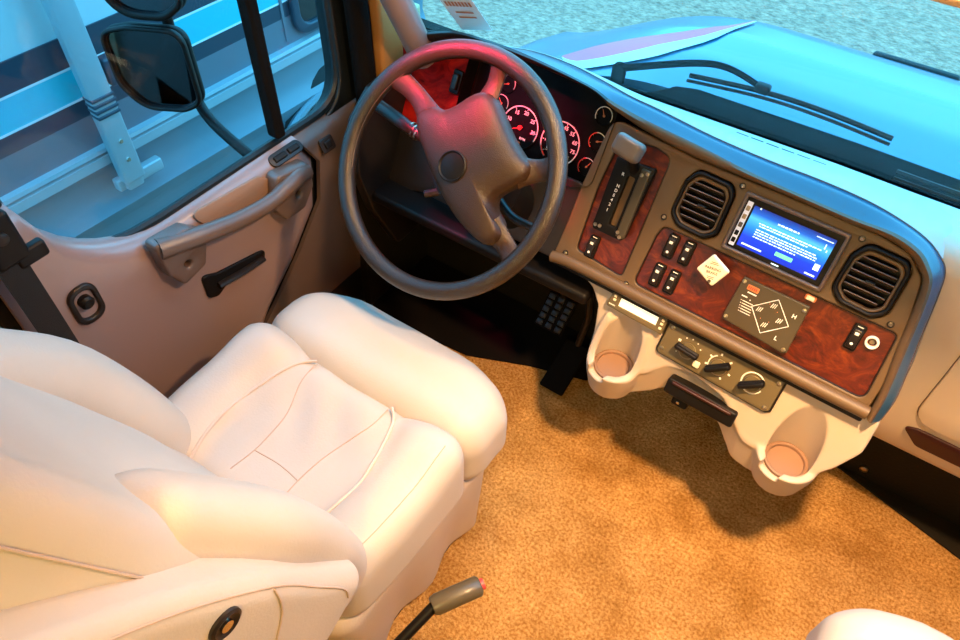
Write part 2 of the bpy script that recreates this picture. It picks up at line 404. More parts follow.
# inner seal around the window
ring = catmull([(XL-.037, p[0], p[1]) for p in fillet([(.292, .664, .24), (1.053, .661, .10), (1.05, 1.365, .08), (.295, 1.365, .08)], .1, 8)], 1, True)
obj('window_seal', tube(ring, .011, 8, True), 'rubber', dr)
# door trim panel: profile swept along the door
prof = [(XL-.036, .664), (XL-.022, .663), (XL-.006, .657), (XL+.004, .645), (XL+.009, .628), (XL+.011, .59), (XL+.010, .49), (XL+.008, .39), (XL+.002, .29), (XL-.010, .19), (XL-.028, .04)]
yfz = [(.03, .49), (.05, .50), (.20, .62), (.336, .757), (.40, .82), (.464, .885), (.53, .918), (.571, .925), (.61, .905), (.641, .885), (.69, .872), (.71, .87)]
def yfront(z):
    for (a, b), (c, d) in zip(yfz, yfz[1:]):
        if a <= z <= c: return b+(d-b)*(z-a)/(c-a)
    return yfz[-1][1]
rows = []
for (px, pz) in prof:
    yf = yfront(pz); r = []
    for j in range(25):
        y = .22+(yf-.22)*j/24
        edge = bump01(y, yf-.03, yf)*.03
        lift = min(.20, .24-math.sqrt(max(0, .0576-max(0, .54-y)**2)))*bump01(pz, .46, .66)   # the trim climbs around the rear corner of the window
        r.append((px-edge*(px > XL), y, pz+lift))
    rows.append(r)
obj('trim_panel', slabv(loft(rows), (-.012, 0, -.004)), 'door', dr, 60)
# pillar-side trim ahead of the trim panel (door front edge and its upper corner)
r2 = []
for (px, pz) in prof: r2.append([(px-.006, yfront(pz)+.004+(1.10-yfront(pz)-.004)*j/6, pz-.004) for j in range(7)])
obj('front_trim', slabv(loft(r2), (-.012, 0, -.004)), 'doordark', dr, 60)
# pull pocket
pk = fillet([(0.5705, 0.6645), (0.7453, 0.6522), (0.7761, 0.6285), (0.7556, 0.5946), (0.6014, 0.6152)], .025, 6)
V, F = plate(pk, [], .006, .002); obj('pull_pocket', ([(XL+.0075+v[2]+min(0, .640-v[1])*.45, v[0], v[1]) for v in V], F), 'pocket', dr)
# grab handle: bar with two flanged ends
X0 = XL+.0165
def ref(x): return lambda y, z: (x, y*(-x/1.04), 1.6-(1.6-z)*(-x/1.04))   # point on the sight line measured on the plane x = -1.04
def flat(x, P): return [ref(x)(q[0], q[1])[1:]+tuple(q[2:]) for q in P]
HM = Matrix(((0, 0, 1, X0-.010), (1, 0, 0, 0), (0, 1, 0, 0), (0, 0, 0, 1)))
obj('grab_handle', join(
    tube(catmull([(-1.028, 0.4749, 0.6645), (-1.01155, 0.5551, 0.6501), (-1.00538, 0.6476, 0.6296), (-1.00538, 0.7299, 0.6193), (-1.01155, 0.7916, 0.6234), (-1.028, 0.8481, 0.6131)], 8), lambda t: .021-.004*sin(pi*t), 12, up=(0, 0, 1), flat=1.0),
    xf(plate(fillet([(0.4647, 0.683), (0.5397, 0.6748), (0.5757, 0.6388), (0.5603, 0.5977), (0.551, 0.572), (0.4934, 0.5597), (0.4708, 0.6008)], .012), [circ(.008, 14, 0.514, 0.6008)], .036, .006), HM),
    xf(plate(fillet([(0.7659, 0.6522), (0.8584, 0.6337), (0.8584, 0.572), (0.8224, 0.5309), (0.7659, 0.5329), (0.7453, 0.572)], .014), [circ(.008, 14, 0.8121, 0.5771)], .036, .006), HM)), 'doordark', dr, 50)
for (y, z) in ((0.514, 0.6008), (0.8121, 0.5771)): obj('screw_cover', lathe([(.0085, 0), (.0085, .012), (.0005, .013)], 14, (X0-.004, y, z), Matrix.Rotation(pi/2, 3, 'Y')), 'black', dr)
# release lever in its dark pocket
lt = obj('release_pocket', xf(plate(fillet([(0.5428, 0.5268), (0.5808, 0.5062), (0.6888, 0.4815), (0.7093, 0.4743), (0.699, 0.4466), (0.5911, 0.461), (0.5654, 0.4486), (0.5428, 0.461)], .012), [], .010, .003), Matrix(((0, 0, 1, XL+.006), (1, 0, 0, 0), (0, 1, 0, 0), (0, 0, 0, 1)))), 'black', dr)
obj('release_lever', tube([(XL+0.0210, 0.5705, 0.4815), (XL+0.0250, 0.6322, 0.4733), (XL+0.0210, 0.6939, 0.463)], .009, 8, up=(0, 0, 1), flat=.7), 'satin', lt)
# oval lock knob
lk = obj('lock_bezel', xf(plate(rrect(.055, .085, .024, 7), [rrect(.036, .062, .016, 7)], .012, .003), Matrix(((0, 0, 1, XL+.006), (1, 0, 0, 0.3238), (0, 1, 0, 0.6388), (0, 0, 0, 1)))), 'satin', dr)
obj('lock_knob', join(xf(plate(rrect(.042, .068, .018, 7), [], .004), Matrix(((0, 0, 1, XL+.005), (1, 0, 0, 0.3238), (0, 1, 0, 0.6388), (0, 0, 0, 1)))), lathe([(.013, 0), (.013, .014), (.009, .018), (.0005, .018)], 18, (XL+.008, 0.3238, 0.646), Matrix.Rotation(pi/2, 3, 'Y'))), 'black', lk)
# window switches on the ledge
def ledge(y, z, r=38): return Matrix.Translation((XL-.003+(r > 50)*.010, y, z)) @ Matrix.Rotation(radians(r), 4, 'Y') @ Matrix.Rotation(pi/2, 4, 'Z')
sb = obj('window_switch', xf(plate(rrect(.092, .030, .014, 7), [], .006, .002), ledge(0.8347, .651)), 'satin', dr)
obj('rocker', xf(join(rbox(.034, .014, .010, .003, (-.018, 0, .006)), rbox(.030, .014, .010, .003, (.02, 0, .006))), ledge(0.8347, .651)), 'black', sb)
sb = obj('mirror_switch', xf(plate(rrect(.040, .034, .006, 4), [], .006, .002), ledge(.945, .617, 66)), 'satin', dr)
obj('rocker', xf(rbox(.020, .018, .010, .003, (0, 0, .006)), ledge(.945, .617, 66)), 'black', sb)

structure('trim_8', join(box(.02, 1.15, 1.9, (XL-.09, -.375, .84)), box(.02, 1.6, .95, (XL-.09, .54, .10))), 'satin', 'dark outer skin of the cab side')
# right wall with its own door window
winr = fillet([(.30, .70, .14), (1.045, .695, .10), (1.045, 1.36, .08), (.30, 1.36, .08)], .1, 8)
structure('wall_right', wall_yz(XR+.02, XR+.07, [(YB, -.12), (1.30, -.12), (1.30, .80), (1.14, 1.47), (.95, ZR), (YB, ZR)], [winr]), 'door', 'right side wall of the cab')
structure('window_3', wall_yz(XR+.042, XR+.048, fillet([(.31, .71, .14), (1.035, .705, .10), (1.035, 1.35, .08), (.31, 1.35, .08)], .1, 8), [], 0), 'tint', 'unseen passenger window glass darkened to hold back sky light')  # glass darkened to keep sky fill off the door, panel and floor

# windshield, pillars, header
def wsb(x): return 1.325-.9*max(0, abs(x+.06)-.62)**2-.02*abs(x+.06)
def wpt(x, t):
    y0 = wsb(x); return (x, y0-.36*t, .770+.71*t)
structure('window_2', thick(loft([[wpt(-1.0+1.88*i/30, j/6) for i in range(31)] for j in range(7)]), .005), 'glass', 'windshield glass')
fr = tube([Vector(wpt(-1.0+1.88*i/40, .005))+Vector((0, .004, -.004)) for i in range(41)], .007, 8)
structure('trim_1', fr, 'cowl', 'black rubber frame along the windshield base')
structure('trim_2', join(tube([Vector(wpt(-1.0, t/6))+Vector((.065, -.05, .0)) for t in range(7)], .030, 12)), 'door', 'left windshield pillar trim')
structure('trim_3', tube([wpt(.90, t/6) for t in range(7)], .045, 12, flat=.7), 'pass', 'right windshield pillar trim')
structure('trim_4', rbox(2.0, .10, .36, .03, (-.06, .985, 1.63)), 'headliner', 'header above the windshield')
jb = loft([[(XL-.03, 1.06+.03*k, .60+.9*t) for k in range(3)] for t in (0, .5, 1)])
structure('trim_5', join(rbox(.06, .075, .80, .01, (XL+.020, 1.150, 1.05), 3, 3)), 'jamb', 'tan door jamb between window frame and pillar')
structure('trim_6', tube([(XL+.012, 1.088-.03*t*t, .66+.80*t) for t in [k/8 for k in range(9)]], .026, 10), 'softblack', 'black rubber door seal beside the pillar')

# ground outside
g = structure('ground', box(60, 60, .1, (0, 10, -1.13)), 'gravel', 'rough gravel lot outside the truck')

# ================================================================== DASHBOARD
db = thing('dashboard', 'dashboard with burl wood panels, grey padded top and tan lower console', 'dashboard', pm(0, 0, 0))
# main panel with openings
po = fillet([(-.385, .085, .03), (-.20, .0725, .05), (.0, .0735, .05), (.135, .0725, .03), (.185, .064, .03), (.222, .033, .03), (.236, -.03, .05), (.2585, -.16, .08), (.2585, -.222, .02), (.20, -.2245, .05), (-.34, -.2245, .05), (-.405, -.232, .02), (-.40, -.15, .02), (-.398, -.055, .01)], .02, 6)
hL = fillet([(-.2826, .064, .02), (-.247, .056, .018), (-.2475, -.199, .012), (-.361, -.189, .014), (-.365, -.05, .02), (-.356, .055, .02)], .014, 6)
hR = fillet([(-.210, -.066), (.236, -.066, .012), (.246, -.199, .018), (-.222, -.199), (-.2165, -.09)], .018, 6)
def ventshape(s=1): return fillet([(x*s, y*s) for x, y in ((-.046, .030), (-.030, .058), (.036, .056), (.048, .040), (.050, -.040), (.030, -.056), (-.026, -.054), (-.048, -.036))], .022*s, 5)
vL, vR = (-.1600, -.0005), (.1545, -.004)
off2 = lambda P, c: [(p[0]+c[0], p[1]+c[1]) for p in P]
hrad = rrect(.186, .108, .004, 3, 0, -.0005)
obj('panel', plate(po, [hL, hR, off2(ventshape(1.03), vL), off2(ventshape(1.03), vR), hrad], .014, .003, -.014), 'panel', db)
obj('burl_trim', plate([(p[0]*1.0, p[1]) for p in fillet([(-.285, .068), (-.243, .060), (-.243, -.203), (-.366, -.193), (-.370, -.05), (-.360, .059)], .014)], [], .004, 0, -.011), 'burl', db)
obj('burl_trim', plate(fillet([(-.225, -.062), (.240, -.062), (.250, -.203), (-.227, -.203)], .01), [], .004, 0, -.011), 'burl', db)
# gasket shadow gap frames around the burl inserts
for h in (hL, hR): obj('burl_edge', tube([(p[0], p[1], -.004) for p in h], .0022, 6, True), 'satin', db)
# rolled lower edge of the panel
obj('lower_roll', tube(catmull([(-.405, -.226, .000), (-.34, -.2185, .002), (-.1, -.2175, .003), (.15, -.2175, .003), (.262, -.2165, .002)], 8), .0125, 12), 'panel', db)
obj('shadow_gap', rbox(.66, .012, .04, .004, (-.07, -.2345, -.022)), 'black', db)
# screws
sc0 = None
for (u, v) in ((-.2161, -.0502), (-.2333, -.2065), (-.3789, -.2058), (.1106, .0562), (.217, -.0558), (-.1062, .0602), (.2418, -.2120)):
    if sc0 is None:
        sc0 = obj('screw', lathe([(.0062, -.001), (.0062, .0012), (.0048, .0014), (.0044, .0004), (.0002, .0004)], 18), 'satin', db)
        hdx = obj('screw_head', lathe([(.0038, 0), (.0036, .0014), (.0018, .0022), (.0002, .0012)], 14), 'steel', sc0); s_ = sc0
    else: s_ = copy_tree(sc0, db)
    s_.location = (u, v, 0)
# pod: rolled lip, sloping padded band and flat top
G3 = [(-.84, .085), (-.76, .115), (-.68, .124), (-.60, .124), (-.52, .124), (-.4335, .119), (-.385, .098), (-.30, .082), (-.1963, .0740), (-.0924, .0745), (.0, .0740), (.0747, .0720), (.1373, .0725), (.1822, .0635), (.2097, .0455), (.2245, .0268), (.2347, -.025), (.2440, -.0900), (.2590, -.170), (.2625, -.224)]
C3 = [(-.86, .095), (-.77, .128), (-.69, .136), (-.61, .138), (-.53, .135), (-.44, .127), (-.39, .112), (-.32, .1035), (-.2026, .0965), (-.0965, .0879), (.0, .0855), (.085, .0840), (.150, .0860), (.1950, .0760), (.2200, .0580), (.2370, .0340), (.2485, -.0180), (.2590, -.088), (.2720, -.175), (.2745, -.228)]
L3 = [(-.88, .082), (-.79, .112), (-.70, .124), (-.61, .140), (-.5232, .1427), (-.4509, .137), (-.3798, .1282), (-.313, .1245), (-.20, .1155), (-.0929, .1129), (.0, .1145), (.085, .1120), (.1468, .1035), (.1950, .0910), (.2258, .0742), (.2463, .0528), (.2570, .0100), (.2710, -.0750), (.2890, -.175), (.2880, -.228)]
lipo = lambda u: .012+.030*bump01(-u, .36, .46)
rows = []
N_ = len(G3)
sm = lambda P: catmull([(a, b, 0) for a, b in P], 4)
g_, c_, l_ = sm(G3), sm(C3), sm(L3)
rowsP = []
for a, c, l in zip(g_, c_, l_):
    lo = lipo(a.x); mid = (c+l)/2
    nrm = (c-a); nrm = nrm.normalized() if nrm.length > 1e-6 else Vector((0, 1, 0))
    rowsP.append([(a.x, a.y, lo-.045), (a.x, a.y, lo-.012), (a.x+(c.x-a.x)*.25, a.y+(c.y-a.y)*.25, lo-.002), (a.x+(c.x-a.x)*.7, a.y+(c.y-a.y)*.7, lo+.001), (c.x, c.y, lo-.006),
        (c.x*.65+l.x*.35, c.y*.65+l.y*.35, lo-.018), (c.x*.3+l.x*.7, c.y*.3+l.y*.7, lo*.5-.020), (l.x, l.y, -.030), (l.x+.001, l.y-.004, -.036)])
tr = lambda rs, a, b: [[r[k] for r in rs] for k in range(a, b+1)]
iL = next(i for i, r in enumerate(rowsP) if r[0][0] > -.40)
obj('lip', loft(tr(rowsP[iL:], 0, 4)), 'panel', db, 70)
obj('cluster_lip', loft(tr(rowsP[:iL+1], 0, 4)), 'satin', db, 70)
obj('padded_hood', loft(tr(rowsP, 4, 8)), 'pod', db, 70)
obj('hood_seam', tube([(l.x, l.y, -.0305) for l in l_], .0016, 6), 'doordark', db)
# dash top in world coordinates -> local
IM = pm(0, 0, 0).inverted()
rows = []
for l in l_[:58]:
    p = pw(l.x, l.y, -.032); e = Vector((p.x-.015 if p.x < .1 else p.x+.05, wsb(p.x)-.012, .776)); r = []
    for k in range(9):
        t = k/8; q = p.lerp(e, t); q.z += .012*sin(pi*t)*(1-t) ; r.append(tuple(IM @ q))
    rows.append(r)
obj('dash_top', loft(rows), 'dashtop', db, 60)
# passenger side dash
def prow(x):
    yb = wsb(x)
    P = [(x, yb-.012, .776), (x, 1.24, .792), (x, 1.185, .793), (x, 1.158, .780), (x, 1.148, .750), (x, 1.140, .68), (x, 1.130, .58), (x, 1.125, .48), (x, 1.128, .40), (x, 1.138, .335), (x, 1.15, .315), (x, 1.18, .305), (x, 1.27, .300)]
    return [tuple(IM @ Vector(p)) for p in P]
obj('passenger_dash', loft([prow(.120+(XR-.130)*i/16) for i in range(17)]), 'pass', db, 60)
# pod side wall on the right
rows = []
for l in l_[54:]:
    p = Vector((l.x, l.y, -.032)); q = pw(l.x, l.y, -.032); q2 = Vector((q.x+.012, 1.20, q.z-.02)); rows.append([tuple(p), tuple(IM @ q2)])
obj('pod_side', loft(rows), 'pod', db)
# glovebox lid, its pull slot
def face(z):
    P = [(.30, 1.152), (.335, 1.138), (.40, 1.128), (.48, 1.125), (.58, 1.130), (.68, 1.140), (.75, 1.148)]
    for (a, b), (c, d) in zip(P, P[1:]):
        if a <= z <= c: return b+(d-b)*(z-a)/(c-a)
    return 1.14
gl = fillet([(.262, .66, .03), (.80, .66, .03), (.80, .44, .03), (.262, .435, .05)], .03, 7)
V, F = plate(gl, [], .010, .003); obj('glovebox_lid', ([tuple(IM @ Vector((v[0], face(v[1])-v[2]+.003, v[1]))) for v in V], F), 'pass', db)
V, F = plate(gl, [], .008, .0); obj('lid_gap', ([tuple(IM @ Vector(((v[0]-.53)*1.006+.53, face(v[1])-v[2]+.006, (v[1]-.55)*1.012+.55))) for v in V], F), 'doordark', db)
gp = fillet([(.262, .408), (.285, .418), (.75, .418), (.75, .372), (.300, .372)], .02, 6)
V, F = plate(gp, [], .006, .002); obj('pull_slot', ([tuple(IM @ Vector((v[0], 1.128-v[2], v[1]))) for v in V], F), 'glovepull', db)
# defrost slots near the windshield
for k in range(6):
    u = -.245+.030*k; obj('defrost_slot', [(tuple(IM @ Vector(v))) for v in box(.024, .010, .004, (u, 1.268-.0003*k, .789))[0]] and ([tuple(IM @ Vector(v)) for v in box(.024, .010, .004, (u, 1.268, .7905))[0]], box(1, 1, 1)[1]), 'black', db)
# cluster housing, left burl, end cap
bez = fillet([(-.735, .122), (-.56, .126), (-.43, .120), (-.378, .10), (-.378, -.055), (-.42, -.075), (-.735, -.075)], .02, 5)
obj('cluster_housing', join(xf(plate(bez, [], .006, .0), Matrix.Translation((0, 0, -.052))), loft([[(p[0], p[1], -.05) for p in bez], [(p[0]*1.0, p[1], .004) for p in bez]], True)), 'black', db)
obj('cluster_apron', plate(fillet([(-.745, -.070), (-.395, -.058), (-.398, -.232), (-.50, -.235), (-.62, -.235), (-.745, -.235)], .012), [], .010, .003, -.014), 'satin', db)
obj('burl_trim', plate(fillet([(-.955, .070), (-.80, .105), (-.735, .110), (-.735, -.11), (-.955, -.11)], .02), [], .006, .002, -.045), 'burl_redlit', db)
obj('left_apron', plate(fillet([(-.985, .08), (-.80, .118), (-.73, .12), (-.73, -.235), (-.985, -.30)], .02), [], .008, .002, -.056), 'satin', db)
ec = [(.98, .68), (1.05, .73), (1.20, .745), (1.28, .775), (1.28, .25), (1.08, .25), (1.0, .42), (.965, .55)]
V, F = plate(fillet(ec, .02), [], .03, .004); obj('end_cap', ([tuple(IM @ Vector((-1.012+v[2], v[0], v[1]))) for v in V], F), 'satin', db)
# knee panel below the cluster, dark, leaning to the firewall
obj('knee_panel', ([tuple(IM @ Vector(v)) for v in rbox(.62, .20, .03, .01, (-.70, 1.10, .46))[0]], rbox(.62, .20, .03, .01)[1]), 'black', db)

# lower console with two cup holders
def console():
    off = -.018
    ol = fillet([(-.392, -.2300, .01), (-.305, -.250, .05), (-.2760, -.285, .03), (-.262, -.345, .03), (-.255, -.40, .02), (-.175, -.40, .02), (-.120, -.372, .05), (-.105, -.335, .05), (-.045, -.3200, .05), (.035, -.334, .05), (.080, -.380, .05), (.105, -.40, .02), (.235, -.40, .02), (.268, -.352, .05), (.292, -.30, .03), (.290, -.228, .01)], .02, 6)
    slab = plate(ol, [], .10, 0, -.118)
    IMr = IM
    def cyl(x, y, r, z0, z1, n=40, topcut=None):
        V = []; F = []
        for zt in (0, 1):
            for k in range(n):
                a = 2*pi*k/n; px, py = x+r*cos(a), y+r*sin(a); z = z0 if zt == 0 else (z1 if topcut is None else topcut(py)); V.append(tuple(IMr @ Vector((px, py, z))))
        for k in range(n): F.append((k, (k+1) % n, n+(k+1) % n, n+k))
        F.append(tuple(range(n-1, -1, -1))); F.append(tuple(n+k for k in range(n))); return V, F
    cups = ((-.285, .965), (.102, .953))
    def top(y):
        f = .7216+2.0226*(y-1.118); e = .376; h = .05; q = max(0, min(1, .5+.5*(f-e)/h)); return f*q+e*(1-q)+h*q*(1-q)*.5
    outer = []
    for x, y in cups:
        n = 64; rows = []
        for rr in (.0605, .03, .0005):
            rows.append([tuple(IM @ Vector((x+rr*cos(2*pi*k/n), y+rr*sin(2*pi*k/n), min(.47, top(y+rr*sin(2*pi*k/n)))))) for k in range(n)])
        bot = [[tuple(IM @ Vector((x+rr*cos(2*pi*k/n), y+.006+rr*sin(2*pi*k/n), zb))) for k in range(n)] for rr, zb in ((.0005, .288), (.040, .288), (.050, .293), (.0605, .345))]
        outer.append(loft(bot+rows, True))
    # neck blocks joining the holders to the slab
    back = loft([[tuple(IM @ Vector(p)) for p in q] for q in ([(-.33, .95, .34), (-.33, 1.02, .34), (-.33, 1.02, .46), (-.33, .985, .46)], [(.15, .95, .34), (.15, 1.02, .34), (.15, 1.02, .46), (.15, .985, .46)])], True)
    sk_ = catmull([(-.235, -.395, 0), (-.165, -.392, 0), (-.112, -.360, 0), (-.080, -.332, 0), (-.02, -.322, 0), (.035, -.336, 0), (.078, -.376, 0), (.110, -.40, 0), (.20, -.40, 0)], 5)
    rw_ = []
    for q in sk_:
        p = pw(q.x, q.y, off); rw_.append([tuple(IM @ (p+Vector((0, dy, dz)))) for dy, dz in ((.004, .012), (.006, -.075), (.030, -.075), (.030, .03))])
    skirt_ = loft(rw_, True); skirt_[1].append((3, 2, 1, 0)); m_ = len(rw_)*4; skirt_[1].append((m_-4, m_-3, m_-2, m_-1))
    o = obj('lower_console', join(slab, skirt_, *outer), 'tray', None, 0)
    modmesh(o, ('REMESH', dict(mode='VOXEL', voxel_size=.003)))
    cut = []
    for x, y in cups:
        cut.append(cyl(x, y, .0435, .352, .75))
        bx = box(.042, .10, .20, (0, -.055, .10)); a = radians(-22)
        cut.append(([tuple(IM @ (Matrix.Rotation(a, 3, 'Z') @ Vector(v)+Vector((x, y, .355)))) for v in bx[0]], bx[1]))
    for c in cut:
        co = obj('t', c, 'tray', None, 0)
        modmesh(o, ('BOOLEAN', dict(operation='DIFFERENCE', object=co, solver='EXACT'))); bpy.data.objects.remove(co)
    modmesh(o, ('REMESH', dict(mode='VOXEL', voxel_size=.0026)), ('SMOOTH', dict(factor=.6, iterations=9)))
    o.data.polygons.foreach_set('use_smooth', [True]*len(o.data.polygons))
    o.data.materials.clear(); o.data.materials.append(M['tray'])
    o.parent = db
    for x, y in cups:
        V, F = lathe([(.0425, 0), (.0425, .009), (.039, .0105), (.036, .008), (.035, .002), (.0002, .002)], 40, (x, y, .351)); obj('cup_base', ([tuple(IM @ Vector(v)) for v in V], F), 'pocket', o)
console()

# ------------------------------------------------------------------ things on the dash
# air vents
def make_vent(label):
    t = thing('air_vent', label, 'air vent', group='round cornered air vents on the dash')
    vs = ventshape(1.0)
    obj('bezel', plate(vs, [ventshape(.86)], .020, .004, -.012), 'black', t)
    obj('inner_frame', join(plate(ventshape(.87), [off2(ventshape(.76), (.000, -.002))], .016, .003, -.012)), 'panel', t)
    obj('cavity', plate(ventshape(.84), [], .003, 0, -.040), 'black', t)
    for k, y in enumerate((.032, .019, .006, -.007, -.020, -.033)):
        w = (.058, .070, .074, .074, .070, .058)[k]
        obj('slat', rbox(w, .0024, .016, .0011, (0, y, -.004), 2, 2, R=Matrix.Rotation(radians(-24), 3, 'X')), 'doordark', t)
    obj('tab', rbox(.016, .004, .010, .0015, (.002, -.001, .004), 2, 2), 'satin', t)
    return t
v1 = make_vent('left air vent between gear selector and blue touchscreen'); v1.matrix_world = pm(*vL)
v2 = copy_tree(v1); v2['label'] = 'right air vent on the far side of the blue touchscreen'; v2.matrix_world = pm(*vR)

# touchscreen radio
t = thing('touchscreen_radio', 'touchscreen radio with lit blue screen between the air vents', 'radio', pm(0, 0, 0))
obj('surround', plate(rrect(.190, .112, .004, 3), [rrect(.176, .098, .003, 3)], .010, .003, -.003), 'doordark', t)
obj('bezel', plate(rrect(.180, .102, .003, 3), [rrect(.150, .078, .001, 2, .003, -.002)], .008, .001, -.008), 'black', t)
scr = obj('screen', plate(rrect(.152, .080, .001, 2, .003, -.002), [], .003, 0, -.006), 'screen', t)
lines = []
rr_ = random.Random(3)
for k, (y, x0, x1) in enumerate([(.022, -.022, .018), (.0105, -.052, .066), (.006, -.050, .040), (-.0015, -.052, .060), (-.006, -.052, .064), (-.0105, -.052, .062), (-.0155, -.052, .030)]):
    x = x0; ws = []
    while x < x1-.002:
        w = rr_.uniform(.003, .009); w = min(w, x1-x); ws.append(box(w, .0022 if k else .003, .0003, (x+w/2, y, -.0028))); x += w+.0014
    lines.append(join(*ws))
lines += [box(.030, .0018, .0003, (.060, .030, -.0028)), box(.038, .003, .0003, (-.046, -.0345, -.0028)), box(.018, .003, .0003, (.064, -.0365, -.0028)), box(.002, .009, .0003, (.066, .019, -.0028)), box(.002, .004, .0003, (.071, .012, -.0028)), box(.01, .012, .0003, (.069, -.020, -.0029)), lathe([(.0018, -.003), (.0018, -.0025)], 12, (-.060, .035, 0))]
for k, l_n in enumerate(lines): obj('screen_text', l_n, 'scrtext', scr)
obj('ok_key', plate(rrect(.032, .0075, .001, 2, .012, -.027), [], .0006, 0, -.0032), 'scrgreen', scr)
obj('key_strip', plate(rrect(.010, .086, .001, 2, -.0805, -.002), [], .003, 0, -.0025), 'scrpale', t)
for k, y in enumerate((.028, .012, -.004, -.020, -.034)): obj('key', plate(rrect(.007, .009, .001, 2, -.0805, y), [], .002, .0004, 0), ('steel', 'steel', 'doordark', 'black', 'black')[k], t)
obj('brand_strip', box(.014, .0022, .0006, (.005, -.0455, .0002)), 'scrtext', t)

# rocker switches
def make_rocker(label, group):
    t = thing('rocker_switch', label, 'switch', group=group)
    obj('base', plate(rrect(.0215, .050, .004, 4), [], .008, .0015, -.008), 'black', t)
    def f(v): return Vector((v.x, v.y, v.z+.0035*math.cos(v.y*60)-.002+v.y*.07))
    rk = obj('rocker', rbox(.0155, .038, .009, .0025, (0, -.001, .002), 3, 6, f), 'satin', t)
    obj('icon', join(rbox(.007, .0055, .001, .0004, (0, .010, .0085), 1, 1), box(.010, .0016, .0006, (0, .0215, .0006))), 'white', rk)
    obj('indicator', lathe([(.0028, 0), (.0026, .001), (.0002, .0012)], 12, (0, -.010, .0068)), 'white', rk)
    return t
RG = 'black rocker switches on burl panel'
r0 = make_rocker('rocker switch in upper row, nearest the gear selector', RG); r0.matrix_world = pm(-.1815, -.0975)
for (u, v, lb) in ((-.1480, -.0965, 'rocker switch in upper row, nearest the parking brake diamond'), (-.1830, -.1615, 'rocker switch in lower row, nearest the gear selector'), (-.1510, -.1615, 'rocker switch in lower row, nearest the parking brake diamond')):
    r = copy_tree(r0); r['label'] = lb; r.matrix_world = pm(u, v)
r = copy_tree(r0); r['label'] = 'lone rocker switch below the gear selector on left burl panel'; r.matrix_world = pm(-.3300, -.1690)
r = copy_tree(r0); r['label'] = 'lone rocker switch beside the silver power socket'; r.matrix_world = pm(.1800, -.1035)

# parking brake knob
t = thing('parking_brake_knob', 'cream diamond parking brake knob with printed words', 'knob', pm(-.0845, -.0950, .010, radians(-25)))
s_ = .0440
obj('knob', rbox(s_, s_, .010, .0045, (0, 0, .018), 4, 4), 'cream', t)
obj('stem', lathe([(.013, -.014), (.011, .004), (.011, .014)], 20), 'olive', t)
tx = Matrix.Rotation(radians(25+8), 4, 'Z')
obj('lettering', xf(join(text('PARKING', .0072, 0, .0035, .0232, 0, .0001), text('BRAKE', .0072, 0, -.0045, .0232, 0, .0001)), tx), 'ink', t)
obj('small_print', xf(join(box(.012, .0012, .0003, (0, .0155, .0231)), box(.016, .0012, .0003, (0, .0125, .0231))), tx), 'ink', t)
obj('small_print', xf(join(box(.014, .0012, .0003, (0, -.0125, .0231)), box(.012, .0012, .0003, (0, -.0155, .0231))), tx), 'ink', t)
obj('emblem', xf(lathe([(.0035, .0229), (.0030, .0233)], 14, (0, -.021, 0)), tx), 'ink', t)

# suspension panel
t = thing('control_plate', 'olive grey control plate with white diamond outline and red badge', 'control panel', pm(.0300, -.1375, .0))
obj('plate', plate(fillet([(-.0625, .049), (.0625, .050), (.0655, -.046), (.059, -.0505), (-.064, -.041), (-.066, -.030)], .003), [], .010, .0015, -.006), 'olive', t)
for (u, v) in ((-.058, .042), (.057, .040), (.058, -.043), (-.060, -.034)): obj('screw', lathe([(.0042, .003), (.0040, .0055), (.0015, .0060), (.0002, .0050)], 14, (u, v, 0)), 'steel', t)
dm = [(.010, .038), (.0465, .001), (.0085, -.034), (-.0265, .005)]
obj('diamond_outline', join(*[tube([(*dm[i], .0042), (*dm[(i+1) % 4], .0042)], .0007, 6) for i in range(4)]), 'white', t)
for (u, v) in ((-.012, .006), (.008, .023), (.028, .002), (.008, -.017)):
    gg = obj('gauge_button', join(*[tube([(u-.0042+k*.0034, v-.0045+.0006*k, .0042), (u-.0022+k*.0034, v+.0045+.0006*k, .0042)], .0008, 5) for k in range(3)]), 'white', t)
for u, v in ((.0, .024), (.018, .016), (-.003, -.008), (.013, -.008)): obj('indicator_light', lathe([(.0009, .004), (.0008, .0048)], 8, (u, v, 0)), 'orange', t)
obj('badge', plate(rrect(.022, .010, .001, 2, -.038, .036), [], .0008, 0, .004), 'orange', t)
obj('badge_print', join(*[box(.0022, .005, .0004, (-.046+.0036*k, .036, .005)) for k in range(5)]), 'redprint', t)
lin_ = [box(.017, .0024, .0004, (-.036, .0265, .0042)), box(.011, .0022, .0004, (-.046, .0165, .0042)), box(.002, .002, .0004, (-.034, .014, .0042))]
for k in range(5): lin_ += [box(.020, .0013, .0004, (-.036+.001*k, .008-.0052*k, .0042)), box(.0013, .0013, .0004, (-.0485+.001*k, .008-.0052*k, .0042))]
obj('letter', text('H', .011, .047, .022, .0042, 0, .0002), 'white', t); obj('letter', text('L', .011, .037, -.030, .0042, 0, .0002), 'white', t)
obj('lettering', join(*lin_[:1]), 'white', t); obj('lettering', join(*lin_[1:3]), 'white', t); lin_ = lin_[3:]
obj('lettering', join(*lin_), 'white', t)
t = thing('panel_button', 'small cream push button between control plate and touchscreen surround', 'button', pm(.0855, -.0745, 0))
obj('cap', rbox(.014, .008, .006, .002, (0, 0, -.003), 2, 2), 'cream', t); obj('base', plate(rrect(.020, .011, .003, 3), [], .004, .001, -.0085), 'orange', t)

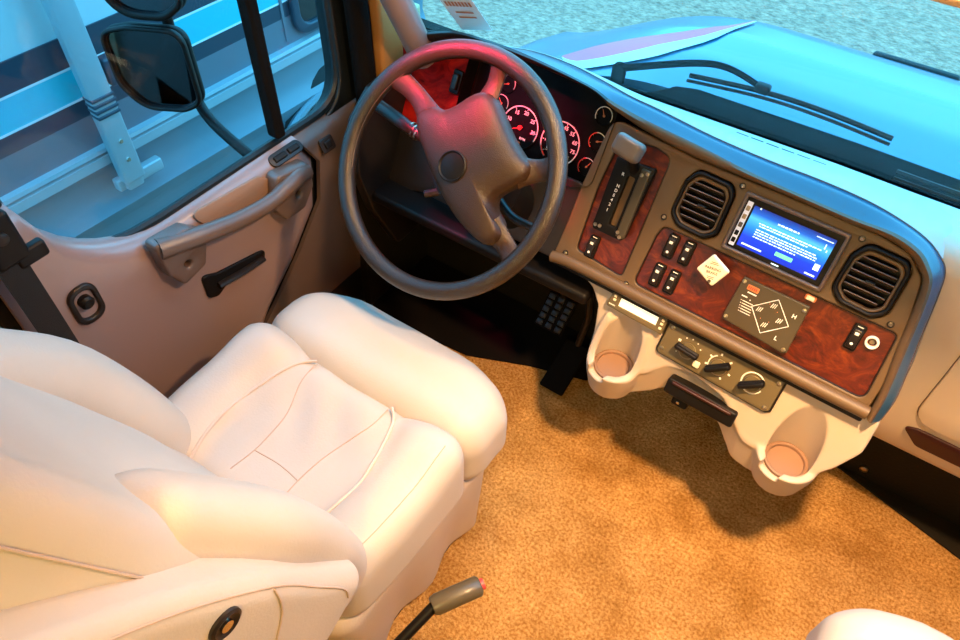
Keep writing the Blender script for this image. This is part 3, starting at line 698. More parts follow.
# power socket
t = thing('power_socket', 'round silver power socket at right end of burl panel', 'socket', pm(.2075, -.0985, -.006))
obj('ring', lathe([(.0115, 0), (.0115, .008), (.0100, .0095), (.0080, .0085), (.0076, .002), (.0074, -.02)], 28, cap=False), 'white', t)
obj('core', lathe([(.0074, -.004), (.0055, -.003), (.004, .002), (.0002, .002)], 20), 'steel', t)

# climate control
t = thing('climate_control', 'olive climate control plate with three black rotary knobs', 'control panel', pm(-.0012, -.2750, -.014))
obj('plate', plate(fillet([(-.117, .039), (.115, .039), (.120, .033), (.120, -.033), (.112, -.039), (-.117, -.034), (-.122, -.028), (-.120, .033)], .005), [], .012, .002, -.006), 'olive2', t)
obj('rim', tube([(p[0], p[1], -.001) for p in fillet([(-.119, .041), (.117, .041), (.122, .035), (.122, -.035), (.114, -.041), (-.119, -.036), (-.124, -.03), (-.122, .035)], .005)], .0022, 6, True), 'satin', t)
for (u, v) in ((-.110, .029), (-.113, -.021), (.112, .027), (.110, -.030)): obj('screw', lathe([(.0044, .005), (.0042, .0072), (.0018, .0078), (.0002, .0066)], 14, (u, v, 0)), 'steel', t)
for i, (u, v, a) in enumerate(((-.0650, .0010, -5), (.0012, .0010, 37), (.0702, .0030, 36))):
    kn = obj('knob', lathe([(.0165, .005), (.0165, .012), (.0150, .0145), (.0002, .0145)], 28, (u, v, 0)), 'olive2', t)
    obj('dial_ring', tube([(u+.0168*cos(2*pi*k/28), v+.0168*sin(2*pi*k/28), .0122) for k in range(28)], .0011, 6, True), 'steel', kn)
    obj('pointer', rbox(.050, .0150, .018, .005, (u, v, .0185), 3, 3, lambda q: Vector((q.x, q.y*(1-.35*(q.z > 0)), q.z)), R=Matrix.Rotation(radians(a), 3, 'Z')), 'black', kn)
    obj('pointer_mark', box(.006, .0016, .0008, Vector((u, v, .0262))+Matrix.Rotation(radians(a), 3, 'Z') @ Vector((.015, 0, 0)), Matrix.Rotation(radians(a), 3, 'Z')), 'white', kn)
mk = []
for a in (215, 180, 150, 120, 90, 60, 30): mk.append(lathe([(.0016, .006), (.0014, .0068)], 8, (-.065+.0245*cos(radians(a)), .001+.0245*sin(radians(a)), 0)))
mk += [box(.006, .005, .0008, (-.088, .012, .0064))]
for a in (195, 150, 100, 45, 345, 300): mk.append(box(.005, .0035, .0008, (.0012+.025*cos(radians(a)), .001+.025*sin(radians(a)), .0064), Matrix.Rotation(radians(a), 3, 'Z')))
arc = lambda cu, cv, r, a0, a1, w: tube([(cu+r*cos(radians(a0+(a1-a0)*k/20)), cv+r*sin(radians(a0+(a1-a0)*k/20)), .0064) for k in range(21)], w, 6)
mk += [arc(.0012, .001, .0215, 120, 200, .0013), arc(.0702, .003, .0215, 30, 340, .0016)]
obj('markings', join(*mk), 'white', t)
obj('push_button', rbox(.014, .013, .007, .003, (-.0385, -.0175, .008), 3, 3), 'cream', t)

# info display
t = thing('info_display', 'small lit message display above the left cup holder', 'display', pm(-.1880, -.2510, -.006))
obj('housing', plate(fillet([(-.064, .0190), (.063, .0205), (.061, -.0200), (-.0675, -.0175)], .003), [rrect(.086, .0205, .001, 2, 0, .003)], .020, .002, -.016), 'olive2', t)
obj('lcd', plate(rrect(.088, .022, .001, 2, 0, .003), [], .003, 0, -.002), 'lcd', t)
for (u, v) in ((-.055, .010), (-.0545, .002), (.054, .010), (.054, .002), (.054, -.008)): obj('button', rbox(.0065, .0055, .004, .0015, (u, v, .004), 2, 2), 'cream', t)
obj('maker_mark', box(.014, .0024, .0005, (-.056, -.0100, .0042)), 'white', t)

# ashtray drawer under the console
t = thing('ashtray_drawer', 'dark pull-out ashtray drawer under the climate controls', 'drawer', pm(-.0015, -.3625, -.026))
obj('drawer', rbox(.150, .036, .055, .006, (0, 0, -.006), 3, 4), 'black', t); obj('lip', rbox(.128, .007, .010, .003, (0, .012, .022), 2, 3), 'glovepull', t)
obj('bracket', rbox(.034, .022, .030, .005, (-.036, -.030, -.010), 3, 3), 'black', t); obj('latch', rbox(.008, .006, .006, .002, (-.038, -.030, .007), 2, 2), 'chrome', t)

# gear selector
t = thing('gear_selector', 'gear selector lever with grey knob standing on black slotted plate', 'gear lever', pm(-.3080, -.0525, 0))
obj('plate', plate(fillet([(-.0385, .074), (.042, .079), (.043, .070), (.036, -.070), (.030, -.0765), (-.032, -.0770), (-.036, -.070)], .004), [rrect(.016, .105, .004, 3, .004, -.004)], .016, .002, -.008), 'black', t)
obj('side_rail', rbox(.019, .142, .010, .002, (.029, .002, .0105), 2, 3), 'olive', t)
obj('slot_floor', plate(rrect(.020, .110, .004, 3, .004, -.004), [], .004, 0, -.007), 'panel', t)
for (u, v) in ((.034, .067), (.024, .061), (.029, -.068), (.022, -.060), (-.030, -.067), (-.020, -.066)): obj('screw', lathe([(.0040, .007), (.0038, .0165 if u > .02 else .010), (.0014, .017 if u > .02 else .0105), (.0002, .016 if u > .02 else .0095)], 12, (u, v, 0)), 'steel', t)
obj('gear_letters', join(*[text(c, .0085, -.014-.0006*k, (.047, .022, .012, .002, -.008, -.018, -.030)[k], .0084, 0, .0002) for k, c in enumerate('RND5421')]), 'white', t)
lv = obj('lever', tube(catmull([(.002, .060, -.002), (.000, .084, .030), (-.003, .100, .055)], 6), lambda q: .012-.003*q, 12), 'black', t)
def kf(v): return Vector((v.x*(1+.9*(v.y)), v.y+.10*v.z, v.z+.004*cos(v.x*50)))
obj('knob', rbox(.060, .040, .030, .011, (-.004, .107, .064), 5, 5, kf, Matrix.Rotation(radians(-8), 3, 'Z')), 'gearknob', lv)

# instrument cluster
t = thing('instrument_cluster', 'black instrument cluster with white-ringed dials behind the steering wheel', 'gauge cluster', pm(-.55, 0, -.046))
obj('face', plate(fillet([(-.18, .115), (.0, .120), (.12, .110), (.165, .095), (.165, -.05), (.13, -.068), (-.18, -.068)], .015), [], .004, .001, -.001), 'gauge', t)
def dial(u, v, r, nums, a0, a1, needle, red=None, big=True):
    d = obj('dial', lathe([(r, .003), (r, .006), (r*.97, .0075), (r*.94, .006), (r*.93, .0035), (.0002, .0035)], 40, (u, v, 0)), 'gauge', t)
    rg_ = [(u+r*.95*cos(radians(a0+(a1-a0)*k/40)), v+r*.95*sin(radians(a0+(a1-a0)*k/40)), .0070) for k in range(41)]
    obj('ring', tube(rg_, .0014 if big else .0008, 6), 'white', d)
    pts = []
    n = len(nums)
    for i, s in enumerate(nums):
        a = radians(a0+(a1-a0)*(i+.5)/n)
        if s: pts.append(text(s, r*.24, u+r*.70*cos(a), v+r*.70*sin(a), .0042, 0, .00025))
        pts.append(box(r*.09, r*.03, .0004, (u+r*.88*cos(a), v+r*.88*sin(a), .0042), Matrix.Rotation(a, 3, 'Z')))
    obj('numerals', join(*pts), 'white', d)
    if red:
        obj('red_zone', tube([(u+r*.93*cos(radians(red[0]+(red[1]-red[0])*k/12)), v+r*.93*sin(radians(red[0]+(red[1]-red[0])*k/12)), .0082) for k in range(13)], .0014 if big else .0010, 6), 'redprint', d)
    an = radians(needle)
    obj('needle', join(tube([(u-.15*r*cos(an), v-.15*r*sin(an), .0062), (u+.72*r*cos(an), v+.72*r*sin(an), .0062)], lambda q: .0011*(1-.6*q), 6), lathe([(r*.11, .004), (r*.1, .008), (.0002, .0085)], 14, (u, v, 0))), 'redprint' if big else 'orange', d)
dial(-.043, -.015, .047, ['5', '10', '15', '20', '25', '30'], 225, -20, 205)
dial(.0585, -.011, .047, ['5', '15', '25', '35', '45', '55', '65', '75', '85'], 235, -60, 225, (235, 205))
dial(.1355, .0225, .019, ['', '', '', ''], 235, 0, 20, (235, 110), False)
dial(.1320, -.0330, .019, ['', '', '', ''], 235, 0, 60, (235, 110), False)
dial(.1300, .0740, .019, ['', '', '', ''], 215, -20, 120, None, False)
dial(-.1010, .0600, .019, ['', '', '', ''], 215, -20, 200, None, False)
dial(-.1040, .0170, .019, ['', '', '', ''], 215, -20, 130, (235, 150), False)
dial(-.1070, -.026, .019, ['', '', '', ''], 215, -20, 150, None, False)
obj('odometer', plate(rrect(.020, .007, .001, 2, -.043, -.047), [], .001, 0, .003), 'orange', t)
obj('rpm_legend', text('RPM', .008, -.030, -.036, .0042, 0, .0002), 'white', t)

# headlight switch on the left burl
t = thing('headlight_switch', 'black switch on red-brown burl panel left of the gauges', 'switch', pm(-.775, .022, -.038))
obj('base', plate(rrect(.026, .052, .005, 4), [], .008, .002, -.002), 'black', t); obj('rocker', rbox(.017, .036, .012, .004, (0, 0, .008), 3, 3), 'satin', t)

# ------------------------------------------------------------------ steering wheel
WC = Vector((-.6308, .8303, .8025)); WN = Vector((-.02103, -.76535, .64327)).normalized(); WA = zz.cross(WN).normalized(); WB = WN.cross(WA)
WM = Matrix(((WA.x, WB.x, WN.x, WC.x), (WA.y, WB.y, WN.y, WC.y), (WA.z, WB.z, WN.z, WC.z), (0, 0, 0, 1)))
t = thing('steering_wheel', 'large dark steering wheel with four spokes in front of the cream seat', 'steering wheel', WM)
RW = .2125
obj('rim', tube([(RW*cos(2*pi*k/96), RW*sin(2*pi*k/96), 0) for k in range(96)], .0165, 16, True), 'wheel', t)
obj('stitching', tube([((RW-.0160)*cos(radians(140+60*k/40)), (RW-.0155)*sin(radians(140+60*k/40)), .0065) for k in range(41)], .0006, 5), 'doordark', t)
ho = catmull([(-.092, .068, 0), (-.083, .085, 0), (-.064, .096, 0), (-.043, .098, 0), (-.022, .116, 0), (.000, .142, 0), (.022, .152, 0), (.045, .143, 0), (.075, .118, 0), (.100, .098, 0), (.130, .080, 0), (.150, .068, 0), (.152, .048, 0), (.137, .028, 0), (.118, .006, 0), (.112, -.014, 0), (.122, -.032, 0), (.143, -.046, 0), (.150, -.062, 0), (.138, -.080, 0), (.115, -.082, 0), (.075, -.070, 0), (.035, -.050, 0), (.000, -.026, 0), (-.045, .012, 0), (-.075, .040, 0)], 3, True)
ho = [(p.x, p.y) for p in ho]
hcx, hcy = .030, .042
rings = []
for k, (s, z) in enumerate([(.90, -.040), (1.0, -.018), (1.0, .000), (.985, .008), (.955, .0145), (.90, .0195), (.80, .024), (.65, .0275), (.45, .0295), (.22, .0300), (.02, .0300)]):
    rings.append([(hcx+(p[0]-hcx)*s, hcy+(p[1]-hcy)*s, z) for p in ho])
V, F = loft(rings, True); F.append(tuple(range(len(ho)))); obj('hub_pad', (V, F), 'hub', t, 60)
for (a0, r0, a1, wd_) in ((134, .100, 146, .028), (82, .130, 85, .024), (22, .140, 24, .030), (-22.5, .130, -24.5, .028)):
    P = [Vector((r0*cos(radians(a0)), r0*sin(radians(a0)), -.006)), Vector(((r0+RW)/2*cos(radians((a0+a1)/2)), (r0+RW)/2*sin(radians((a0+a1)/2)), -.012)), Vector((RW*cos(radians(a1)), RW*sin(radians(a1)), -.002))]
    obj('spoke', tube(catmull(P, 6), lambda q, w=wd_: w*(1-.45*sin(pi*min(1, q*.9))*.8), 14, flat=.55, up=(0, 0, 1)), 'hub', t)
    q0 = Vector(((r0+.018)*cos(radians(a0)), (r0+.018)*sin(radians(a0)), 0))
em = obj('horn_emblem', lathe([(.0275, .0270), (.0275, .0318), (.0255, .0335), (.0240, .0318), (.0230, .0305), (.0150, .0320), (.0002, .0328)], 36, (.027, .016, 0)), 'black', t)

t = thing('steering_column', 'dark steering column with turn signal stalk behind the wheel', 'steering column', WM)
obj('shroud', rbox(.120, .110, .150, .035, (0, .01, -.155), 4, 3), 'black', t)
obj('shaft_cover', tube([(0, .01, -.20), (0, -.02, -.32), (0, -.06, -.46)], .055, 16), 'black', t)
obj('boss', lathe([(.055, -.09), (.05, -.06), (.045, -.036)], 24), 'black', t)
sk = obj('turn_signal_stalk', tube(catmull([(-.03, .01, -.14), (-.11, .030, -.092), (-.185, .044, -.086), (-.262, .055, -.095)], 6), lambda q: .0095+.0035*bump01(q, .45, .6), 12), 'satin', t)
obj('stalk_band', join(*[tube([(-.136-.010*k, .0355+.002*k, -.0895), (-.139-.010*k, .0362+.002*k, -.0893)], .0142, 12) for k in range(3)]), 'steel', sk)
obj('trailer_lever', tube(catmull([(.04, .0, -.12), (.10, -.03, -.12), (.16, -.03, -.10)], 6), .0085, 10), 'satin', t)
obj('tilt_lever', tube([(-.05, -.03, -.17), (-.11, -.07, -.15)], .008, 8), 'satin', t)

# ------------------------------------------------------------------ pedals
def pedal(name, label, c, w, h, tilt, grid):
    mw = Matrix.Translation(c) @ Matrix.Rotation(radians(tilt), 4, 'X')
    t = thing(name, label, 'pedal', mw)
    obj('pad', rbox(w, h, .014, .005, (0, 0, 0), 3, 3), 'softblack', t)
    if grid:
        obj('grip_ribs', join(*[rbox(w*.22, h*.16, .006, .002, (-w*.33+w*.33*i, -h*.38+h*.19*j, .008), 2, 1) for i in range(3) for j in range(5)]), 'satin', t)
    obj('arm', tube([(0, h*.4, -.01), (0, h*.9, .06), (0, h*1.1, .22)], .010, 8), 'satin', t)
pedal('brake_pedal', 'ribbed black brake pedal in the dark footwell', (-.545, 1.200, .14), .085, .10, 40, True)
pedal('accelerator_pedal', 'flat black accelerator pedal on carpet left of the console', (-.462, 1.125, .045), .070, .15, 22, False)

# ------------------------------------------------------------------ seats
def make_seat(label):
    t = thing('captain_seat', label, 'seat')        # origin on the floor under the middle of the cushion; faces +y
    nz = lambda x, y, s, a: a*(noise.noise(Vector((x*s, y*s, 3.1))))
    # rear cushion
    def top(x, y):
        b = .030*bump01(abs(x), .10, .20)-.012*math.exp(-((x/.10)**2+((y-.06)/.14)**2))
        return b+.010*math.exp(-((y-.12)/.06)**2)+nz(x, y, 14, .003)+.005*sin(x*60+y*38)*math.exp(-(((x+.03)/.09)**2+((y-.07)/.06)**2))-.006*math.exp(-((abs(abs(x)-(.150-.25*abs(y-.03)))/.010)**2))*(1 if abs(y) < .16 else 0)
    def fc(v):
        k = bump01(v.z, -.02, .06); w = 1-.05*bump01(-v.y, .0, .2)
        return Vector((v.x*w, v.y, v.z+k*top(v.x, v.y)))
    CY = .385; SY = .335
    cush = obj('seat_cushion', rbox(.525, SY, .16, .05, (0, CY, .415), 5, 26, fc), 'leather', t, 80)
    def csurf(x, y):
        w = 1-.05*bump01(-(y-CY), 0, .2); q = max(0, abs(x/w)-.2125); return .415+.08+top(x/w, y-CY)-(.05-math.sqrt(max(0, .0025-q*q)))
    def seamline(P, r, name, m, parent, dz=0):
        Q = catmull([(x, y, 0) for x, y in P], 8); return obj(name, tube([(q.x, q.y, csurf(q.x, q.y)+dz) for q in Q], r, 6), m, parent)
    # waterfall front bolster
    def ff(v):
        e = bump01(abs(v.x), .12, .28)
        return Vector((v.x, v.y-.035*e*bump01(v.y, -.06, .1), v.z-.018*bump01(v.y, .0, .11)-.010*e+nz(v.x, v.y, 9, .002)))
    obj('front_bolster', rbox(.530, .205, .185, .065, (0, .630, .425), 6, 14, ff), 'leather', t, 80)
    for s in (-1, 1):
        seamline([(s*.118, .235), (s*.140, .32), (s*.143, .40), (s*.118, .50), (s*.092, .533)], .0032, 'piping', 'piping', cush, .0005)
        seamline([(s*.088, .525), (s*.085, .48), (s*.060, .41), (s*.052, .34), (s*.056, .28)], .0013, 'seam', 'seam', cush)
        if s > 0: seamline([(s*.220, .26), (s*.228, .32), (s*.232, .42), (s*.230, .51)], .0011, 'stitch', 'seam', cush)
    seamline([(-.052, .33), (0, .335), (.052, .33)], .0012, 'seam', 'seam', cush)
    # backrest
    TI = radians(20); BH = .86
    BM = Matrix.Translation((0, .275, .44)) @ Matrix.Rotation(TI, 4, 'X')
    def ridge(s, ax):
        return .016*math.exp(-((s-.28)/.16)**2)*(1-bump01(ax, .05, .16))+.012*bump01(ax, .17, .235)*bump01(s, .45, .62)
    def wd(s): return 1-.09*bump01(s, .40, .86)*1.4
    def fb(v):
        s = v.z+BH/2; ax = abs(v.x); k = bump01(v.y, -.03, .06)
        return Vector((v.x*wd(s), v.y+k*(ridge(s, ax)+nz(v.x, s, 7, .004)), v.z+.03*(1-bump01(ax, .05, .25))*bump01(v.z, .3, .43)))
    V, F = rbox(.480, .150, BH, .060, (0, -.075, BH/2), 6, 30, fb)
    back = obj('backrest', xf((V, F), BM), 'leather', t, 80)
    for s in (-1, 1):
        # lumbar wing wrapping round the sitter, with piping on its outer edge
        def fw_(v, s=s):
            u = v.z/.27; return Vector((v.x-s*.035*bump01(v.z, .05, .27)+nz(v.y, v.z, 12, .003), v.y+.028*(1-u*u)-.020*bump01(v.z, .02, .27)+.010*s*v.x/.06, v.z))
        wing = obj('lumbar_wing', xf(rbox(.120, .140, .54, .052, (s*.192, -.030, .270), 6, 12, fw_), BM), 'leather', t, 80)
        pp = [(s*(.2545-.035*bump01(q, .05, .27)), -.030+.028*(1-(q/.27)**2)-.020*bump01(q, .02, .27)-.006, .27+q) for q in [-.20+.40*k/24 for k in range(25)]]
        obj('piping', xf(tube(pp, .0036, 6), BM), 'piping', wing)
        for yy in (-.050, -.100):
            obj('stitch', tube([tuple(BM @ Vector((s*(.2405*wd(q)+.0004), yy, q))) for q in [.40+.42*k/20 for k in range(21)]], .0015, 6), 'seam', back)
    def fh(v):
        u = bump01(v.z, -.20, .10); return Vector((v.x*(1-.08*u), v.y*(.25+.75*u)+.075*u-.012, v.z))
    head = obj('headrest', xf(rbox(.350, .12, .38, .050, (0, -.050, .80), 6, 10, fh), BM), 'leather', t, 80)
    # pedestal skirt
    def fs(v):
        a = atan2(v.y, v.x); k = bump01(-v.z, -.18, .18)
        return Vector((v.x*(1-.10*k)+.010*sin(v.y*34+1)*k, v.y*(1-.06*k)+.008*sin(v.x*30)*k, v.z))
    obj('skirt', rbox(.490, .46, .36, .05, (.002, .42, .20), 4, 16, fs), 'leather2', t, 80)
    obj('base_plate', rbox(.40, .42, .022, .005, (0, .42, .011), 2, 2), 'black', t)
    return t
def armrest(parent, side, lift):
    # padded armrest swung up beside the backrest
    A = Matrix.Translation((side*.236, .136, .648)) @ Matrix.Rotation(radians(lift), 4, 'X')
    LEN, CY_ = .66, -.205
    def bend(y): return -.35*max(0, -y-.05)**2+.010*bump01(-y, .0, .15)
    def fa(v):
        y = v.y+CY_; return Vector((v.x*(1-.12*bump01(-y, .1, .3)), v.y, v.z+bend(y)))
    a = obj('armrest', xf(rbox(.100, LEN, .145, .030, (0, CY_, 0), 6, 12, fa), A), 'leather', parent, 80)
    def ox(y, z):
        q = max(0, abs(z)-.0425); return side*((.0205+math.sqrt(max(0, .0009-q*q)))*(1-.12*bump01(-y, .1, .3))+.0004)
    def seam(P): obj('seam', xf(tube([(ox(q.y, q.z), q.y, q.z+bend(q.y)) for q in catmull([(0, y, z) for y, z in P], 8)], .0015, 6), A), 'seam', a)
    seam([(.085, .036), (.05, .052), (-.06, .060), (-.18, .060), (-.32, .058), (-.48, .054)])
    seam([(-.13, .058), (-.09, .030), (-.06, -.01)])
    for (y, z) in ((-.195, .030), (-.365, .030)):
        x = ox(y, z); z += bend(y)
        obj('pivot_cap', xf(lathe([(.020, -.004), (.020, .002), (.016, .004), (.012, .001), (.0002, .001)], 24, (x, y, z), Matrix.Rotation(side*pi/2, 3, 'Y')), A), 'satin', a)
        obj('pivot_bolt', xf(lathe([(.008, 0), (.0075, .003), (.0002, .0035)], 16, (x+.0012*side, y, z), Matrix.Rotation(side*pi/2, 3, 'Y')), A), 'chrome', a)
SX = -.628
s1 = make_seat('cream leather driver seat behind the steering wheel')
armrest(s1, 1, -60); s1.location = (SX, 0, 0)
s2 = copy_tree(s1); s2['label'] = 'cream passenger seat, only its front corner showing at bottom right'; s2.location = (.505, -.01, 0)

# lever beside the driver seat
t = thing('hand_lever', 'black floor lever with olive grip and red button beside the driver seat', 'lever', Matrix.Translation((-.285, .12, 0)))
P0, P1, P2 = Vector((-.045, .06, .30)), Vector((-.009, .215, .350)), Vector((.034, .287, .350))
obj('rod', tube([(-.06, .0, .02), (-.055, .03, .26), tuple(P0), tuple(P1)], .0095, 12), 'black', t)
d_ = (P2-P1).normalized()
obj('grip', tube([tuple(P1-d_*.006), tuple(P1+d_*.004), tuple(P1+d_*.05), tuple(P2-d_*.004), tuple(P2)], lambda q: .0175 if .1 < q < .9 else .0145, 14, flat=1.15), 'amber', t)
obj('red_button', tube([tuple(P2), tuple(P2+d_*.007)], .010, 12), 'redbutton', t)
obj('foot', rbox(.07, .10, .03, .008, (-.06, 0, .015), 3, 2), 'black', t)

# seat belt by the B pillar
t = thing('seat_belt', 'black seat belt strap hanging beside the rear edge of driver door', 'seat belt', Matrix.Translation((XL+.05, .235, .50)))
wb = [[(.004*sin(k*.5), .0+dy+.012*sin(k*.25), -.45+.11*k) for dy in (-.022, .022)] for k in range(12)]
obj('webbing', thick(loft(wb), .003), 'web', t)
obj('anchor', join(rbox(.020, .055, .09, .008, (-.004, .018, .36), 3, 3), rbox(.018, .05, .03, .006, (-.004, .045, .315), 3, 2)), 'black', t)
obj('anchor_bolt', lathe([(.010, 0), (.010, .006), (.006, .008), (.0002, .008)], 14, (.006, .018, .37), Matrix.Rotation(pi/2, 3, 'Y')), 'satin', t)

# sun visor, ceiling lamps and the added red light
t = thing('sun_visor', 'tan sun visor edge hanging at top right of windshield', 'sun visor', Matrix.Translation((.20, .88, 1.51)) @ Matrix.Rotation(radians(-6), 4, 'X'))
obj('visor', rbox(.90, .028, .24, .012, (.0, 0, -.12), 3, 3), 'headliner', t); obj('hinge_rod', tube([(-.43, 0, -.008), (.43, 0, -.008)], .006, 8), 'steel', t)
for lb, x, y in (('round ceiling lamp above the steering wheel', -.50, .86), ('round ceiling lamp above the middle of the dash', .18, .68), ('round ceiling lamp behind the seats', .12, -.62), ('round red map lamp above the left dash corner', -.74, .52)):
    t = thing('ceiling_lamp', lb, 'lamp', Matrix.Translation((x, y, ZR)))
    RED = 'red' in lb
    obj('rim', lathe([(.085, 0), (.085, -.02), (.07, -.028), (.066, -.02)], 32, cap=False), 'steel', t); obj('lens', lathe([(.066, -.012), (.05, -.014), (.0002, -.014)], 32), 'lampred' if RED else 'lampglow', t)

# ================================================================== OUTSIDE
# paper sticker on the windshield
sq = [Vector(wpt(-.887, .070)), Vector(wpt(-.818, .088)), Vector(wpt(-.842, .20)), Vector(wpt(-.912, .19))]
nrm = Vector((0, -.89, -.45))*.004
st = thing('windshield_sticker', 'pale paper sticker with orange print on windshield near pillar', 'sticker', Matrix.Translation(sq[0]))
obj('paper', thick(([tuple(p+nrm-sq[0]) for p in sq], [(0, 1, 2, 3)]), .0006), 'white', st)
def sp(a, b): return tuple(sq[0].lerp(sq[1], a).lerp(sq[3].lerp(sq[2], a), b)+nrm*1.5-sq[0])
obj('print', join(*[([sp(.12+.1*k, .76), sp(.19+.1*k, .76), sp(.19+.1*k, .90), sp(.12+.1*k, .90)], [(0, 1, 2, 3)]) for k in range(8)], *[([sp(.25, b), sp(.8, b), sp(.8, b+.05), sp(.25, b+.05)], [(0, 1, 2, 3)]) for b in (.55, .4)]), 'orange', st)

# hood of the truck
t = thing('hood', 'glossy blue truck hood with pink swoosh beyond the windshield', 'hood', Matrix.Translation((-.06, 1.45, .70)))
def hz(x, y):
    q = abs(x); base = [(1.40, .745), (1.6, .742), (1.8, .715), (2.0, .665), (2.15, .600), (2.3, .50), (2.5, .22), (2.65, -.1)]
    zc = base[-1][1]
    for (a, b), (c, d) in zip(base, base[1:]):
        if a <= y <= c: zc = b+(d-b)*((y-a)/(c-a)); break
    w = 1.02-.10*(y-1.4)
    return zc-.21*bump01(q, .30, w+.05)**1.5-.5*max(0, q-w)*3
hg = [[(x/30*1.15, y, hz(x/30*1.15, y)) for x in range(-30, 31)] for y in [1.42+1.2*j/40 for j in range(41)]]
HO = Vector((-.06, 1.45, .70))
loc = lambda P: [(p[0], p[1]-1.45, p[2]-.70) for p in P]
obj('hood_panel', thick(loft([loc(r) for r in hg]), .02), 'paint', t, 60)
def decal(P, Q, m, name, n=16):
    rows = []
    for k in range(n+1):
        u = k/n; a = catmull(P, n)[int(u*(len(P)-1)*n)]; b = catmull(Q, n)[int(u*(len(Q)-1)*n)]; r = []
        for j in range(5):
            p = a.lerp(b, j/4); r.append((p.x, p.y-1.45, hz(p.x, p.y)+.005-.70))
        rows.append(r)
    obj(name, loft(rows), m, t)
U_ = [(-.737, 1.559, 0), (-.683, 1.594, 0), (-.624, 1.635, 0), (-.506, 1.719, 0), (-.425, 1.847, 0), (-.392, 1.985, 0)]
L_ = [(-.735, 1.550, 0), (-.662, 1.500, 0), (-.575, 1.535, 0), (-.493, 1.625, 0), (-.422, 1.770, 0), (-.388, 1.985, 0)]
W_ = [(-.655, 1.440, 0), (-.600, 1.455, 0), (-.535, 1.493, 0), (-.468, 1.567, 0), (-.410, 1.720, 0), (-.384, 1.985, 0)]
decal(U_, L_, 'pink', 'pink_swoosh'); decal(L_, W_, 'rvpin', 'white_swoosh')
obj('hood_vent', rbox(.23, .030, .03, .010, (.02, 2.19-1.45, hz(.02, 2.19)-.70+.004), 2, 3), 'black', t)

# cowl and wipers
structure('trim_7', thick(loft([[(x, wsb(x)+.012+.10*k/3, .757+.008*(k == 1)+.004*(k == 2)-.16*bump01(-x, .40, .70)) for x in [-1.02+1.92*i/40 for i in range(41)]] for k in range(4)]), .02), 'cowl', 'black cowl below the windshield')
def wiper_parts(label, bl, ar, piv):
    o = Vector(piv); t = thing('windshield_wiper', label, 'wiper', Matrix.Translation(o)); lp_ = lambda P: [tuple(Vector(p)-o) for p in P]
    A = catmull(bl, 6); obj('blade', join(tube(lp_(A), .0055, 6), tube(lp_([p+Vector((0, -.012, -.006)) for p in A]), .0035, 5)), 'black', t)
    obj('arm', tube(lp_(catmull(ar, 6)), lambda q: .0085-.003*q, 8), 'cowl', t)
    obj('joint', rbox(.03, .02, .02, .006, Vector(ar[-1])-o, 2, 2), 'black', t)
    obj('pivot', lathe([(.016, -.03), (.016, .004), (.010, .012), (.0002, .014)], 16, (0, 0, 0)), 'cowl', t)
wiper_parts('long wiper lying along the windshield base over the hood', [(-.404, 1.372, .815), (-.254, 1.372, .832), (-.133, 1.372, .834), (-.003, 1.372, .826)], [(-.559, 1.385, .772), (-.41, 1.38, .836), (-.335, 1.378, .852), (-.256, 1.372, .838)], (-.565, 1.385, .768))
wiper_parts('short visible end of second wiper at right edge of windshield', [(.03, 1.352, .778), (.16, 1.352, .778), (.36, 1.352, .784)], [(.62, 1.40, .77), (.45, 1.372, .798), (.25, 1.36, .792), (.18, 1.353, .782)], (.64, 1.40, .768))
# side mirror
t = thing('side_mirror', 'black two-pane side mirror on tubular arm outside driver window', 'mirror', Matrix.Translation((-1.36, .775, .795)) @ Matrix.Rotation(radians(34), 4, 'Z') @ Matrix.Rotation(radians(-10), 4, 'X'))
RX = Matrix.Rotation(pi/2, 4, 'X')
def mirror_head(cz, w, h, part):
    ol = fillet([(-w*.50, h*.44, .03), (-w*.18, h*.50, .06), (w*.46, h*.46, .04), (w*.52, -h*.40, .03), (w*.30, -h*.50, .05), (-w*.20, -h*.48, .09), (-w*.44, -h*.18, .06)], .04, 6)
    ol2 = [(p[0]*.90, p[1]*.90) for p in ol]
    T = Matrix.Translation((0, 0, cz)) @ RX
    hs = obj(part, xf(join(plate(ol, [ol2], .020, .006, -.006), plate(ol, [], .030, .012, -.034)), T), 'black', t)
    V, F = plate(ol2, [], .003, 0, -.004); obj('mirror_glass', xf((V, F), T), 'mirror', hs)
mirror_head(-.018, .180, .182, 'convex_mirror')
mirror_head(.232, .190, .30, 'main_mirror')
obj('arm', tube(catmull([(.02, .07, .30), (.03, .072, .0), (.055, .060, -.105), (.10, .020, -.150), (.19, -.030, -.205), (.240, -.055, -.225)], 5), .012, 12), 'black', t)
obj('door_mount', rbox(.05, .08, .07, .015, (.232, -.055, -.23), 3, 2), 'black', t)

# motorhome parked alongside
t = thing('motorhome', 'white motorhome with navy and cyan stripes parked beside the cab', 'motorhome', Matrix.Translation((-2.40, 1.2, -1.08)) @ Matrix.Rotation(radians(-2.25), 4, 'Z'))
zo = 1.08
y0, y1 = -6.0, 1.72
def wall(za, zb, x=0, th=.03): return box(th, y1-y0, zb-za, (x-th/2, (y0+y1)/2, (za+zb)/2+zo))
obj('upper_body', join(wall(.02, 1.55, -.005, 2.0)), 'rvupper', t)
obj('grey_band', wall(-.02, .10, .002, .01), 'rvgrey', t)
obj('navy_stripe', wall(.285, .385, .002, .01), 'rvnavy', t)
obj('white_pinstripe', join(wall(.277, .285, .003, .01), wall(.163, .171, .003, .01)), 'rvpin', t)
obj('cyan_stripe', wall(.171, .277, .002, .01), 'rvblue', t)
obj('blue_stripe', wall(.10, .163, .002, .01), 'rvnavy', t)
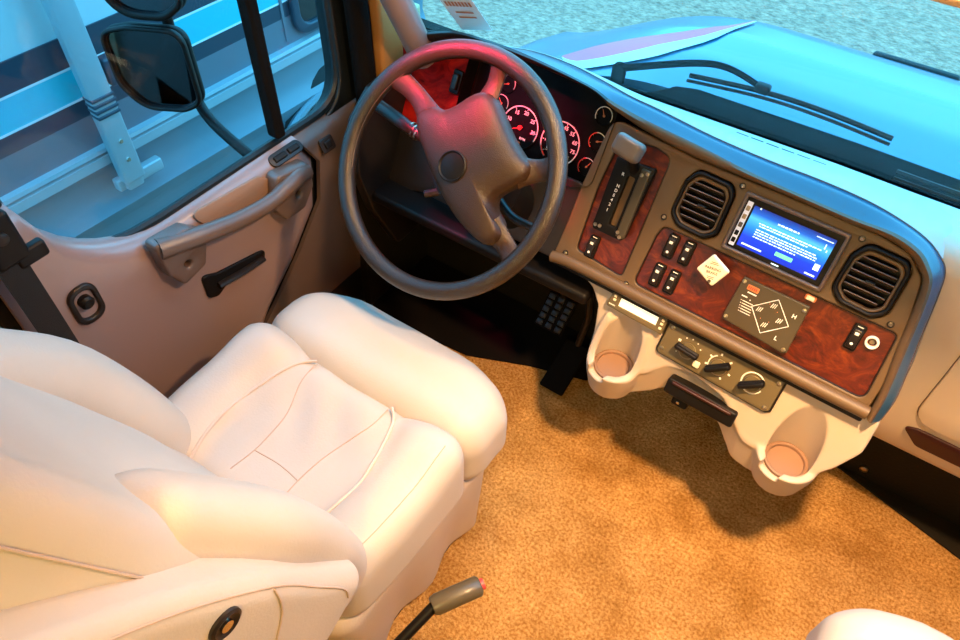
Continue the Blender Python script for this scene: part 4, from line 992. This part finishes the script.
rl = [[(0.0, -.02), (.03, -.022), (.034, -.036), (.018, -.044), (.034, -.050), (.036, -.085), (.0, -.095)]]
obj('side_rail', loft([[(p[0], y, p[1]+zo) for p in rl[0]] for y in (y0, y1)]), 'rvmetal', t)
lp = [(.0, -.095), (-.01, -.20), (.012, -.26), (.03, -.29), (.012, -.33), (-.012, -.37), (-.02, -.60), (-.03, -1.00), (-.10, -1.01)]
rows = []
for k in range(121):
    y = y0+(y1-y0)*k/120; rows.append([(p[0], y, p[1]+zo) for p in lp])
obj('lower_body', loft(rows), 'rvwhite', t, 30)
obj('underbody', box(1.8, y1-y0, .9, (-1.0, (y0+y1)/2, -.45+zo)), 'tyre', t)
for k, y in enumerate((-.62, -.28)): obj('panel_seam', box(.006, .012, .45, (.0, y, -.62+zo)), 'rvnavy', t)
obj('panel_seam', box(.008, .012, 1.2, (.004, .80, .60+zo)), 'rvgrey', t)
ax_, az_ = 1.00, -.70
obj('wheel_arch', join(xf(plate([(.42*cos(a), .38*sin(a)) for a in [pi*k/24 for k in range(25)]], [], .02, 0), Matrix(((0, 0, 1, .0), (1, 0, 0, ax_), (0, 1, 0, az_+zo), (0, 0, 0, 1))))), 'black', t)
obj('arch_lip', tube([(.022, ax_+.44*cos(pi*k/24), az_+zo+.40*sin(pi*k/24)) for k in range(25)], .022, 8), 'rvwhite', t)
obj('tyre', lathe([(.20, -.10), (.33, -.10), (.36, -.07), (.36, .02), (.33, .045), (.2, .045)], 36, (-.03, ax_+.02, az_+zo+.14), Matrix.Rotation(pi/2, 3, 'Y')), 'tyre', t)
wn = obj('window_frame', xf(plate(rrect(.80, .62, .08, 6), [rrect(.72, .54, .06, 6)], .03, .008), Matrix(((0, 0, 1, .0), (1, 0, 0, 1.24), (0, 1, 0, .31+zo), (0, 0, 0, 1)))), 'rvnavy', t)
obj('pane', xf(plate(rrect(.74, .56, .06, 6), [], .008, 0), Matrix(((0, 0, 1, .002), (1, 0, 0, 1.24), (0, 1, 0, .31+zo), (0, 0, 0, 1)))), 'glassdark', wn)
aw = obj('awning_arm', rbox(.05, .085, 1.65, .010, (.075, -.10, .665+zo), 2, 2), 'rvmetal', t)
obj('arm_joint', join(*[rbox(.056, .088, .012, .003, (.077, -.10, .13+.022*k+zo), 2, 1) for k in range(4)], rbox(.05, .06, .10, .01, (.075, -.02, .26+zo), 2, 2)), 'rvnavy', aw)
obj('arm_foot', join(rbox(.04, .20, .05, .008, (.045, -.06, -.175+zo), 2, 2), rbox(.05, .07, .10, .01, (.06, -.10, -.15+zo), 2, 2)), 'rvmetal', aw)
for (y, z) in ((-.10, .02), (-.10, -.06)): obj('arm_bolt', lathe([(.010, 0), (.008, .006), (.0002, .007)], 10, (.10, y, z+zo), Matrix.Rotation(pi/2, 3, 'Y')), 'chrome', aw)
